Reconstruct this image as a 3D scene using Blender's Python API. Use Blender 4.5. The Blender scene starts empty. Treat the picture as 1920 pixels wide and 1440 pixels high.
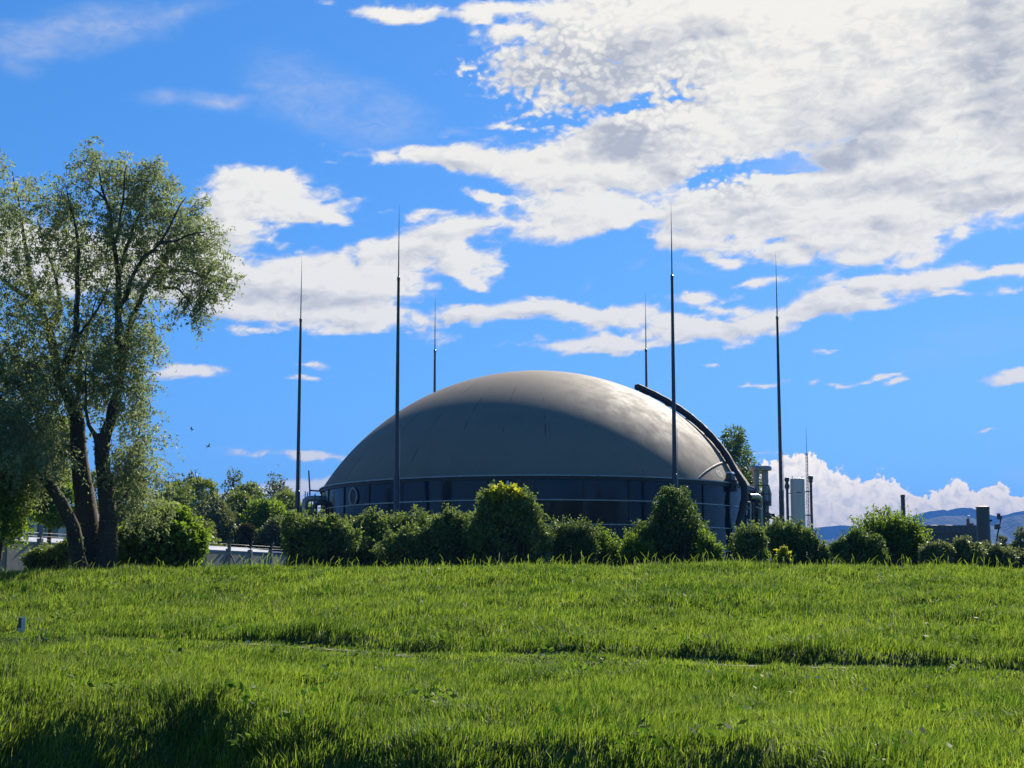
import bpy, bmesh, math, random
import numpy as np
from mathutils import Vector, Matrix
R = math.radians
SC = bpy.context.scene
COL = SC.collection

# ---------------------------------------------------------------- camera
F, PITCH = 2974.0, math.atan(400 / 2974.0)      # focal length in photo pixels, upward tilt
cp, sp = math.cos(PITCH), math.sin(PITCH)
cam_d = bpy.data.cameras.new('camera')
cam_d.sensor_width = 36.0
cam_d.lens = 36.0 * F / 1920.0
cam_d.clip_start, cam_d.clip_end = 0.1, 30000
cam = bpy.data.objects.new('camera', cam_d)
COL.objects.link(cam)
cam.location = (0, 0, 0)
cam.rotation_euler = (math.pi / 2 + PITCH, 0, 0)
SC.camera = cam

def at(px, py, Y):
    """world point seen at photo pixel (px, py) at forward distance Y"""
    a, b = (px - 960) / F, (720 - py) / F
    d = np.array([a, cp - b * sp, sp + b * cp])
    return d * (Y / d[1])

def azel(px, py):
    d = at(px, py, 1.0)
    return math.degrees(math.atan2(d[0], d[1])), math.degrees(math.atan2(d[2], math.hypot(d[0], d[1])))

# ---------------------------------------------------------------- light
SUN_AZ, SUN_EL = R(25), R(36)                     # to the right of straight ahead, behind the tank
sun_dir = Vector((math.sin(SUN_AZ) * math.cos(SUN_EL), math.cos(SUN_AZ) * math.cos(SUN_EL), math.sin(SUN_EL)))
sl = bpy.data.lights.new('sun', 'SUN')
sl.energy = 4.8
sl.angle = R(0.5)
sl.color = (1.0, 0.93, 0.82)
so = bpy.data.objects.new('sun', sl)
COL.objects.link(so)
so.rotation_euler = (-sun_dir).to_track_quat('-Z', 'Y').to_euler()
so.location = (40, 60, 60)

class G:
    """small helper for building node graphs"""
    def __init__(s, nt):
        s.nt = nt
    def n(s, typ, **kw):
        x = s.nt.nodes.new(typ)
        for k, v in kw.items():
            setattr(x, k, v)
        return x
    def put(s, sock, v):
        if v is None:
            return
        if isinstance(v, bpy.types.NodeSocket):
            s.nt.links.new(v, sock)
        elif isinstance(v, (tuple, list)) and sock.type == 'RGBA' and len(v) == 3:
            sock.default_value = (*v, 1)
        else:
            sock.default_value = v
    def m(s, op, a, b=None, c=None, clamp=False):
        x = s.n('ShaderNodeMath', operation=op, use_clamp=clamp)
        for i, v in enumerate((a, b, c)):
            s.put(x.inputs[i], v)
        return x.outputs[0]
    def v(s, op, a, b=None, scale=None):
        x = s.n('ShaderNodeVectorMath', operation=op)
        s.put(x.inputs[0], a)
        s.put(x.inputs[1], b)
        if scale is not None:
            s.put(x.inputs[3], scale)
        return x.outputs[1] if op in ('LENGTH', 'DOT_PRODUCT', 'DISTANCE') else x.outputs[0]
    def mix(s, f, a, b, typ='MIX'):
        x = s.n('ShaderNodeMixRGB', blend_type=typ)
        s.put(x.inputs[0], f); s.put(x.inputs[1], a); s.put(x.inputs[2], b)
        return x.outputs[0]
    def noise(s, vec, scale, detail=4, rough=0.5, lac=2.0, dist=0.0, col=False, dim='3D'):
        x = s.n('ShaderNodeTexNoise', noise_dimensions=dim)
        s.put(x.inputs['Vector'], vec)
        x.inputs['Scale'].default_value = scale
        x.inputs['Detail'].default_value = detail
        x.inputs['Roughness'].default_value = rough
        x.inputs['Lacunarity'].default_value = lac
        x.inputs['Distortion'].default_value = dist
        return x.outputs[1] if col else x.outputs[0]
    def ramp(s, f, lo, hi, a=0.0, b=1.0, smooth=True):
        x = s.n('ShaderNodeMapRange', interpolation_type='SMOOTHSTEP' if smooth else 'LINEAR')
        s.put(x.inputs[0], f)
        s.put(x.inputs[1], lo); s.put(x.inputs[2], hi); s.put(x.inputs[3], a); s.put(x.inputs[4], b)
        return x.outputs[0]

# ---------------------------------------------------------------- world: sky texture and clouds laid out by direction
W = bpy.data.worlds.new('World')
SC.world = W
W.use_nodes = True
W.cycles.sampling_method = 'MANUAL'
W.cycles.sample_map_resolution = 512
g = G(W.node_tree)
W.node_tree.nodes.clear()
sky = g.n('ShaderNodeTexSky', sky_type='NISHITA', sun_disc=False, sun_elevation=SUN_EL, sun_rotation=SUN_AZ,
          altitude=400, air_density=1.0, dust_density=0.2, ozone_density=3.0)
SKY_STRENGTH = 0.051
gen = g.n('ShaderNodeTexCoord').outputs['Generated']
g.put(sky.inputs[0], g.v('NORMALIZE', g.v('ADD', g.v('MULTIPLY', gen, (1, 1, 0.9)), (0, 0, 0.09))))
hs = g.n('ShaderNodeHueSaturation'); hs.inputs['Saturation'].default_value = 1.15
g.put(hs.inputs['Color'], g.mix(1.0, sky.outputs[0], (0.72, 0.91, 1.12), 'MULTIPLY'))
bgn = g.n('ShaderNodeBackground')
g.put(bgn.inputs[0], hs.outputs[0])
bgn.inputs[1].default_value = SKY_STRENGTH
wo = g.n('ShaderNodeOutputWorld')
W.node_tree.links.new(bgn.outputs[0], wo.inputs[0])

SC.view_settings.view_transform = 'Standard'
SC.view_settings.look = 'None'
EXPOSURE = 1.35
SC.view_settings.exposure = EXPOSURE
SC.view_settings.gamma = 1.0
SC.render.engine = 'CYCLES'
SC.cycles.use_denoising = True
SC.cycles.max_bounces = 8
SC.cycles.transparent_max_bounces = 8

# ---------------------------------------------------------------- noise in numpy
def _hash(ix, iy, seed):
    h = (ix.astype(np.int64) * 374761393 + iy.astype(np.int64) * 668265263 + seed * 974634777) & 0xFFFFFFFF
    h = ((h ^ (h >> 13)) * 1274126177) & 0xFFFFFFFF
    return ((h ^ (h >> 16)) & 0xFFFF) / 65535.0 * 2 * math.pi

def perlin(x, y, seed=0):
    ix, iy = np.floor(x), np.floor(y)
    fx, fy = x - ix, y - iy
    u, v = fx * fx * fx * (fx * (fx * 6 - 15) + 10), fy * fy * fy * (fy * (fy * 6 - 15) + 10)
    def gr(a, b):
        t = _hash(ix + a, iy + b, seed)
        return np.cos(t) * (fx - a) + np.sin(t) * (fy - b)
    n0 = gr(0, 0) * (1 - u) + gr(1, 0) * u
    n1 = gr(0, 1) * (1 - u) + gr(1, 1) * u
    return (n0 * (1 - v) + n1 * v) * 1.5

def fbm(x, y, octv=4, rough=0.5, seed=0):
    s, a, t = 0.0, 1.0, 0.0
    for k in range(octv):
        s = s + a * perlin(x * 2 ** k + 17.3 * k, y * 2 ** k - 9.1 * k, seed + k)
        t += a
        a *= rough
    return s / t

def sstep(x, lo, hi):
    t = np.clip((x - lo) / (hi - lo), 0, 1)
    return t * t * (3 - 2 * t)

def mat(name, base=(0.5, 0.5, 0.5), rough=0.6, metal=0.0, spec=0.5):
    m = bpy.data.materials.new(name)
    m.use_nodes = True
    b = m.node_tree.nodes['Principled BSDF']
    b.inputs['Base Color'].default_value = (*base, 1)
    b.inputs['Roughness'].default_value = rough
    b.inputs['Metallic'].default_value = metal
    b.inputs['Specular IOR Level'].default_value = spec
    return m, G(m.node_tree), b

def np_mesh(name, verts, faces, material=None, parent=None, smooth=False, attrs=None):
    """mesh object from numpy arrays; faces: list of int arrays (n,k) of equal-sized polygons"""
    me = bpy.data.meshes.new(name)
    verts = np.asarray(verts, dtype=np.float32)
    faces = [np.asarray(f, dtype=np.int32) for f in (faces if isinstance(faces, list) else [faces]) if len(f)]
    me.vertices.add(len(verts))
    me.vertices.foreach_set('co', verts.ravel())
    idx = np.concatenate([f.ravel() for f in faces])
    cnt = np.concatenate([np.full(len(f), f.shape[1], np.int32) for f in faces])
    st = np.concatenate([[0], np.cumsum(cnt)[:-1]]).astype(np.int32)
    me.loops.add(len(idx))
    me.loops.foreach_set('vertex_index', idx)
    me.polygons.add(len(cnt))
    me.polygons.foreach_set('loop_start', st)
    me.polygons.foreach_set('loop_total', cnt)
    me.polygons.foreach_set('use_smooth', np.full(len(cnt), smooth, bool))
    for k, arr in (attrs or {}).items():
        me.attributes.new(k, 'FLOAT', 'POINT').data.foreach_set('value', np.asarray(arr, np.float32).ravel())
    me.update(calc_edges=True)
    if material:
        me.materials.append(material)
    o = bpy.data.objects.new(name, me)
    COL.objects.link(o)
    o.parent = parent
    return o

def grid_faces(nu, nv):
    i = np.arange(nu - 1)[:, None] * nv + np.arange(nv - 1)[None, :]
    i = i.ravel()
    return np.stack([i, i + nv, i + nv + 1, i + 1], 1)

def tag(o, label=None, cat=None, group=None, kind=None):
    if label: o['label'] = label
    if cat: o['category'] = cat
    if group: o['group'] = group
    if kind: o['kind'] = kind
    return o

def empty(name, loc=(0, 0, 0), rz=0.0):
    o = bpy.data.objects.new(name, None)
    COL.objects.link(o)
    o.location = loc
    o.rotation_euler = (0, 0, rz)
    return o

# ---------------------------------------------------------------- the sky's clouds: a far shell, layout by direction
PXD = math.degrees(1 / F)            # degrees per photo pixel
# thick clouds: centre, half size in photo pixels, tilt
CL = [
    (1130, 90, 230, 130, 15), (1400, 60, 300, 120, 0), (1700, 80, 330, 150, 0), (1500, 170, 330, 110, 12),
    (1230, 250, 260, 80, 10), (1780, 230, 330, 150, 18), (1100, 320, 260, 60, -3), (850, 305, 190, 30, -2),
    (1080, 400, 170, 50, -4), (1420, 370, 300, 75, 4), (1640, 400, 290, 80, 8), (1860, 330, 180, 90, 5),
    (1300, 455, 110, 24, -6), (1560, 460, 190, 52, 2), (1370, 495, 75, 16, -8), (1640, 495, 90, 22, 8),
    (1060, 30, 120, 45, 0), (1640, 300, 260, 60, 10), (1900, 160, 200, 200, 0),
    (515, 378, 140, 50, 2), (450, 420, 70, 60, 55), (590, 400, 75, 16, -16), (330, 510, 230, 75, -4), (90, 470, 170, 60, 0),
    (600, 520, 230, 66, 4), (760, 465, 190, 46, 12), (860, 470, 110, 40, -12), (900, 510, 70, 18, -22),
    (480, 575, 180, 32, -12), (650, 595, 150, 36, -10), (760, 610, 60, 22, -6), (880, 585, 130, 26, 5), (1040, 575, 130, 24, -3),
    (1150, 590, 190, 30, -6), (1330, 610, 150, 28, -4), (1430, 612, 120, 20, 8), (1540, 590, 140, 26, 9), (1640, 575, 90, 17, 10),
    (1620, 542, 120, 14, 6), (1730, 530, 80, 20, 12), (1780, 548, 80, 9, 8), (1800, 510, 60, 18, 0), (1880, 500, 75, 12, 9), (1880, 525, 40, 10, 0),
    (1080, 648, 165, 14, 3), (1180, 640, 110, 14, 5), (1110, 658, 80, 8, 0), (1330, 575, 60, 14, -16),
    (375, 706, 88, 14, 4), (600, 679, 38, 6, 0), (590, 707, 26, 6, 0), (545, 858, 160, 8, -1), (575, 915, 90, 16, 0), (600, 945, 70, 14, 0), (470, 930, 110, 12, 0),
    (520, 620, 60, 10, 6), (1905, 715, 46, 12, 10), (1420, 708, 38, 5, 5), (1530, 702, 22, 5, 3), (1545, 660, 36, 4, -2),
    (1590, 705, 28, 4, 0), (1690, 694, 50, 4, 6), (1710, 710, 22, 7, 4), (1315, 684, 18, 4, 3), (1825, 817, 26, 3, 0), (1395, 845, 60, 4, 0),
    (1410, 548, 40, 8, 0), (870, 378, 60, 9, -12), (790, 408, 50, 10, 0),
    (770, 8, 190, 20, 0), (900, 15, 80, 20, 0), (960, 60, 60, 22, 10), (895, 125, 50, 16, 15),
    (960, 240, 60, 10, 5),
]
HOLE = [(1480, 300, 90, 18, -6, .9), (1560, 305, 60, 10, 4, .5), (1320, 325, 80, 20, 8, .35), (1175, 210, 60, 30, 30, .35), (1160, 95, 60, 40, 40, .3),
        (1480, 455, 40, 16, 0, .6), (1540, 470, 40, 14, -10, .5), (640, 485, 30, 12, 12, .5), (1150, 470, 80, 22, 8, .6), (1210, 600, 26, 10, 0, .3),
        (1290, 555, 40, 8, -10, .4), (1640, 425, 50, 9, 4, .3)]
# thin veils
VEIL = [(150, 60, 230, 60, 12, .55), (60, 90, 90, 50, -30, .4), (400, 188, 140, 22, 3, 1.0), (1190, 505, 22, 12, 30, .4), (1120, 530, 26, 10, 40, .4), (510, 165, 60, 18, 0, .5), (650, 200, 240, 90, -20, .32), (720, 265, 120, 40, -30, .2),
        (300, 20, 160, 30, 10, .4), (870, 262, 70, 14, 0, .5), (1620, 250, 300, 120, 20, .6), (1900, 885, 90, 16, 10, .5), (1290, 515, 70, 14, -10, .5),
        (1840, 640, 200, 60, 10, .12)]
DARKB = [(1620, 245, 240, 55, 22), (1680, 350, 210, 36, 4), (1130, 265, 120, 60, -5), (1900, 120, 160, 180, 20), (1150, 130, 160, 60, 40), (800, 470, 100, 26, 5),
         (560, 560, 200, 24, -10), (1830, 380, 130, 24, 6), (1240, 330, 120, 30, 0), (1000, 590, 120, 14, 0)]
# towering bank on the right-hand horizon
BANK = [(1420, 945, 70, 75, 0), (1500, 925, 90, 75, 0), (1570, 950, 90, 75, -15), (1640, 960, 100, 62, -10), (1720, 965, 90, 56, 0), (1790, 962, 80, 52, 0),
        (1870, 962, 80, 50, 0), (1950, 965, 90, 50, 0), (2100, 980, 160, 60, 0), (1500, 1000, 200, 70, 0), (1800, 1010, 300, 70, 0)]

def np_blob(u, v, cx, cy, rx, ry, rot=0):
    a, e = azel(cx, cy)
    c, s = math.cos(R(rot)), math.sin(R(rot))
    x, y = u - a, v - e
    return (1 - np.hypot((x * c + y * s) / (rx * PXD), (-x * s + y * c) / (ry * PXD))) * min(1.3, max(.4, (ry / 45) ** .5))

def np_union(u, v, bs, k=0.25):
    r = None
    for b in bs:
        q = np_blob(u, v, *b[:5])
        if r is None:
            r = q
        else:
            h = np.clip(k - np.abs(r - q), 0, None) / k
            r = np.maximum(r, q) + h ** 3 * k / 6
    return r

def make_sky():
    us, vs = np.arange(-34, 34.01, 0.1), np.arange(-1.0, 32.01, 0.1)
    U, V = np.meshgrid(us, vs, indexing='ij')
    u, v = U.ravel(), V.ravel()
    c, s = math.cos(R(9)), math.sin(R(9))
    def thick(u, v):
        """cover of the thick cloud: laid out blobs, bent by noise and drawn out into streaks by the wind"""
        wx = fbm(u * .14, v * .3, 4, .5, 3) * 2.0 + fbm(u * .7, v * 1.5, 4, .55, 13) * .45
        wy = fbm(u * .14, v * .3, 4, .5, 23) * 0.8 + fbm(u * .7, v * 1.5, 4, .55, 33) * .22
        ud, vd = u + wx, v + wy
        base = np_union(ud, vd, CL)
        for h in HOLE:
            base = base - np.maximum(np_blob(ud, vd, *h[:5]), 0) * h[5] * 1.6
        su, sv = (u * c + v * s), (-u * s + v * c)
        wob = fbm(u * .4, v * .8, 4, .55, 43)
        st = fbm(su * .28 + wob * .9, sv * 1.0 + wob * 1.1, 6, .55, 53)
        return base, st, ud, vd
    base, st, ud, vd = thick(u, v)
    b2, s2, _, _ = thick(u + .45, v + .30)
    relief_shade = np.clip(((base + st * .85) - (b2 + s2 * .85)), -1, 1)  # painted shading: cloud colour lighter towards the sun, darker away from it
    veil = 0
    for vb in VEIL:
        veil = np.maximum(veil, sstep(np_blob(ud, vd, *vb[:5]), 0, .8) * vb[5])
    dark = 0
    for b in DARKB:
        dark = np.maximum(dark, sstep(np_blob(ud, vd, *b), -.1, .9))
    dark = dark * .62 + sstep(fbm(u * .22, v * .45, 5, .55, 63), -.1, .35) * .32
    puffy = np.clip(np_union(ud, vd, [(1060, 130, 230, 150, 20), (1250, 180, 170, 110, 30), (1350, 330, 130, 60, 0), (900, 140, 90, 60, 0)]), 0, 1)
    cu, cv = u + fbm(u * .8, v * .8, 5, .6, 73) * 1.0, v + fbm(u * .8, v * .8, 5, .6, 83) * .8
    bank = np_union(cu, cv, BANK)
    edge = sstep(34 - np.abs(u), 0, 3) * sstep(32 - v, 0, 3)
    rad = 12000.0
    co = np.stack([np.sin(np.radians(u)) * np.cos(np.radians(v)), np.cos(np.radians(u)) * np.cos(np.radians(v)), np.sin(np.radians(v))], 1) * rad
    m = bpy.data.materials.new('cloudy_sky')
    m.use_nodes = True
    m.node_tree.nodes.clear()
    g = G(m.node_tree)
    A = lambda k: g.n('ShaderNodeAttribute', attribute_name=k).outputs['Fac']
    cb = g.n('ShaderNodeCombineXYZ'); g.put(cb.inputs[0], A('dir_u')); g.put(cb.inputs[1], A('dir_v'))
    UV = cb.outputs[0]
    nf = g.noise(g.v('MULTIPLY', UV, (.6, 1.3, 1)), 2.4, 7, 0.53, 2.0, 0.9, dim='2D')
    vor = g.n('ShaderNodeTexVoronoi', feature='SMOOTH_F1', voronoi_dimensions='2D')
    wn = g.v('SUBTRACT', g.noise(UV, 2.2, 3, 0.6, col=True, dim='2D'), (.5, .5, .5))
    g.put(vor.inputs['Vector'], g.v('ADD', g.v('MULTIPLY', UV, (1, 1.5, 1)), g.v('MULTIPLY', wn, (.5, .5, 0))))
    vor.inputs['Scale'].default_value = 3.0
    vor.inputs['Smoothness'].default_value = 0.9
    vd_ = vor.outputs['Distance']
    pf = A('puffy')
    field = g.m('ADD', A('field'), g.m('MULTIPLY', g.m('SUBTRACT', nf, .5), .48))
    field = g.m('ADD', field, g.m('MULTIPLY', g.m('MULTIPLY', g.m('SUBTRACT', .38, vd_), pf), 1.0))
    alpha = g.ramp(field, -0.06, 0.50)
    sh = g.m('MULTIPLY', A('dark'), g.ramp(field, .1, .6))
    sh = g.m('ADD', sh, g.ramp(nf, .3, .7, .16, -.10))
    sh = g.m('ADD', sh, g.m('MULTIPLY', A('relief_shade'), .75))
    sh = g.m('ADD', sh, g.m('MULTIPLY', g.m('MULTIPLY', g.ramp(vd_, .2, .55), pf), .6), clamp=True)
    cc = g.mix(sh, (0.99, 0.945, 0.83), (0.50, 0.52, 0.545))
    vb2 = g.n('ShaderNodeTexVoronoi', feature='SMOOTH_F1', voronoi_dimensions='2D')
    g.put(vb2.inputs['Vector'], g.v('ADD', UV, g.v('MULTIPLY', wn, (1.2, 1.2, 0))))
    vb2.inputs['Scale'].default_value = 1.7
    vb2.inputs['Smoothness'].default_value = 0.4
    nb = g.noise(UV, 2.6, 8, 0.62, dist=.5, dim='2D')
    bf = g.m('ADD', g.m('ADD', A('bank'), g.m('MULTIPLY', g.m('SUBTRACT', .4, vb2.outputs['Distance']), .3)), g.m('MULTIPLY', g.m('SUBTRACT', nb, .5), .5))
    ba = g.ramp(bf, .05, .18)
    bs = g.m('ADD', g.m('MULTIPLY', g.ramp(vb2.outputs['Distance'], .1, .6), .25), g.ramp(nb, .40, .66, -.05, .55), clamp=True)
    bc = g.mix(g.m('MULTIPLY', bs, g.ramp(bf, .1, .5)), (1.72, 1.48, 1.05), (1.0, 0.93, 0.76))
    vl = g.m('MULTIPLY', A('veil'), g.ramp(nf, .2, .7, .5, 1.0))
    # layers: veil under thick cloud under bank
    col = g.mix(alpha, (0.62, 0.66, 0.76), cc)
    col = g.mix(ba, col, bc)
    cov = g.m('MAXIMUM', g.m('MAXIMUM', vl, alpha), ba)
    cov = g.m('MULTIPLY', cov, A('edge'))
    em = g.n('ShaderNodeEmission'); g.put(em.inputs[0], col); em.inputs[1].default_value = 1.06 * 2 ** -EXPOSURE
    tr = g.n('ShaderNodeBsdfTransparent')
    mx = g.n('ShaderNodeMixShader'); g.put(mx.inputs[0], cov); g.put(mx.inputs[1], tr.outputs[0]); g.put(mx.inputs[2], em.outputs[0])
    ou = g.n('ShaderNodeOutputMaterial'); g.put(ou.inputs[0], mx.outputs[0])
    m.cycles.emission_sampling = 'NONE'
    o = np_mesh('sky', co, grid_faces(len(us), len(vs)), m, smooth=True,
                attrs=dict(dir_u=u, dir_v=v, field=base * 1.2 + .07 + st * .8 - puffy * .10, dark=dark, veil=veil * (0.75 + st * .8), puffy=puffy, relief_shade=-relief_shade, bank=bank, edge=edge))
    tag(o, kind='structure')
make_sky()

# ---------------------------------------------------------------- terrain
def path_y(x): return 28.7 - 0.326 * x
def path_z(x): return -1.03 - 0.027 * x
def crest_y(x): return 45.0 + 0.8 * np.sin(x * .13)
def crest_z(x): return np.interp(x, [-40, -16, -12, -5, 0, 5, 10, 14, 40], [.35, .45, .52, .68, .74, .76, .70, .62, .5])
def edge_y(x): return np.clip(16.9 - 0.70 * x + 0.5 * np.sin(x * 1.1) + .3 * np.sin(x * 2.9 + 1), 8.5, 30)

def ground_z(x, y):
    x, y = np.asarray(x, float), np.asarray(y, float)
    x, y = np.broadcast_arrays(x, y)
    py, pz, cy, cz, ey = path_y(x), path_z(x), crest_y(x), crest_z(x), edge_y(x)
    t = np.clip((y - py - .5) / (cy - py - .5), 0, 1)
    st = .21 * sstep(x, -9.5, -3.5) * (1 + .8 * fbm(x * .45, x * 0, 3, .5, 14))
    z_up = pz + st * sstep(y - py, .25, .8) + (cz - pz - st) * (t * .55 + .45 * t * t * (3 - 2 * t))
    z_lo = pz - (py - y) * .043 - .10 * sstep(py - y, .3, 2.0) * (1 - sstep(py - y, 5, 10))
    z = np.where(y > py, z_up, z_lo)
    # the bank falls away into a ditch in front of the meadow, and rises again to where the camera stands
    ze = pz - (py - ey) * .043
    d = ey - y
    drop = np.where(d > -1.2, (np.clip(d + 1.2, 0, None) ** 2) / (np.clip(d + 1.2, 0, None) + 2.0) * 1.15, 0)
    zd = z - drop
    cam_bank = -1.6 - np.clip(y - 1.5, 0, None) * .62
    z = np.where(y < ey + 1.2, np.maximum(np.maximum(zd, -4.6), cam_bank), z)
    # behind the crest the ground drops to the level of the works
    b = sstep(y - cy, .6, 7)
    z = z * (1 - b) + (-0.02) * b
    near = (1 - sstep(y - cy, 0, 5)) * sstep(y, 6, 12)
    und = fbm(x * .22, y * .35, 3, .5, 5) * .27 + fbm(x * .8, y * 1.1, 3, .5, 9) * .11
    z = z + und * near * (1 - .7 * np.exp(-((y - py) / .5) ** 2))
    far = np.hypot(x, y - 100)
    return z + fbm(x * .002, y * .002, 3, .5, 7) * 3 * sstep(far, 250, 900)

def geo(lo, hi, step, far, k=1.25):
    a = list(np.arange(lo, hi + 1e-6, step))
    s = step
    while a[-1] < far:
        s *= k; a.append(a[-1] + s)
    s, pre = step, [lo]
    while pre[-1] > -far:
        s *= k; pre.append(pre[-1] - s)
    return np.array(pre[:0:-1] + a)

def leafy_mat(name, c1, c2, trans=0.45, rough=0.5, spec=0.35, tsat=(1.25, 1.15, 0.55)):
    """leaf / blade material: colour varies with the 'tint' attribute, light passes through"""
    m = bpy.data.materials.new(name)
    m.use_nodes = True
    m.node_tree.nodes.clear()
    g = G(m.node_tree)
    t = g.n('ShaderNodeAttribute', attribute_name='tint').outputs['Fac']
    col = g.mix(t, c1, c2)
    p = g.n('ShaderNodeBsdfPrincipled')
    g.put(p.inputs['Base Color'], col)
    p.inputs['Roughness'].default_value = rough
    p.inputs['Specular IOR Level'].default_value = spec
    tl = g.n('ShaderNodeBsdfTranslucent')
    g.put(tl.inputs[0], g.mix(1.0, col, tsat, 'MULTIPLY'))
    mx = g.n('ShaderNodeMixShader'); mx.inputs[0].default_value = trans
    g.put(mx.inputs[1], p.outputs[0]); g.put(mx.inputs[2], tl.outputs[0])
    ou = g.n('ShaderNodeOutputMaterial'); g.put(ou.inputs[0], mx.outputs[0])
    return m

def make_ground():
    xs, ys = geo(-32, 32, .3, 9000), geo(4, 60, .3, 9000)
    X, Y = np.meshgrid(xs, ys, indexing='ij')
    Z = ground_z(X, Y)
    m, g, b = mat('meadow_soil', rough=.95, spec=.1)
    co = g.n('ShaderNodeTexCoord').outputs['Object']
    n1 = g.noise(co, .8, 6, .6)
    n2 = g.noise(co, 9, 5, .65)
    c = g.mix(g.ramp(n1, .35, .65), (.045, .080, .016), (.070, .110, .024))
    c = g.mix(g.ramp(n2, .45, .7), c, (.055, .050, .028))
    g.put(b.inputs['Base Color'], c)
    bp = g.n('ShaderNodeBump'); bp.inputs['Strength'].default_value = .8; bp.inputs['Distance'].default_value = .08
    g.put(bp.inputs['Height'], n2); g.put(b.inputs['Normal'], bp.outputs[0])
    o = np_mesh('ground', np.stack([X, Y, Z], -1).reshape(-1, 3), grid_faces(len(xs), len(ys)), m, smooth=True)
    tag(o, kind='structure')
    # trodden path along the foot of the bank
    px = np.arange(-24, 34, .12)
    hw = .20 + .10 * fbm(px * .5, px * 0, 3, .5, 4)
    offs = np.linspace(-1, 1, 7)
    PX = px[:, None] + offs[None] * 0
    PY = path_y(px)[:, None] + offs[None] * hw[:, None] - .02
    PZ = ground_z(PX, PY) + .006
    m, g, b = mat('trodden_path', rough=.95, spec=.1)
    co = g.n('ShaderNodeTexCoord').outputs['Object']
    n1 = g.noise(co, 2.2, 6, .65)
    g.put(b.inputs['Base Color'], g.mix(g.ramp(n1, .42, .6), (.06, .075, .03), (.21, .195, .13)))
    o = np_mesh('path', np.stack([PX, PY, PZ], -1).reshape(-1, 3), grid_faces(len(px), 7), m, smooth=True)
    tag(o, kind='structure')
make_ground()

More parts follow.
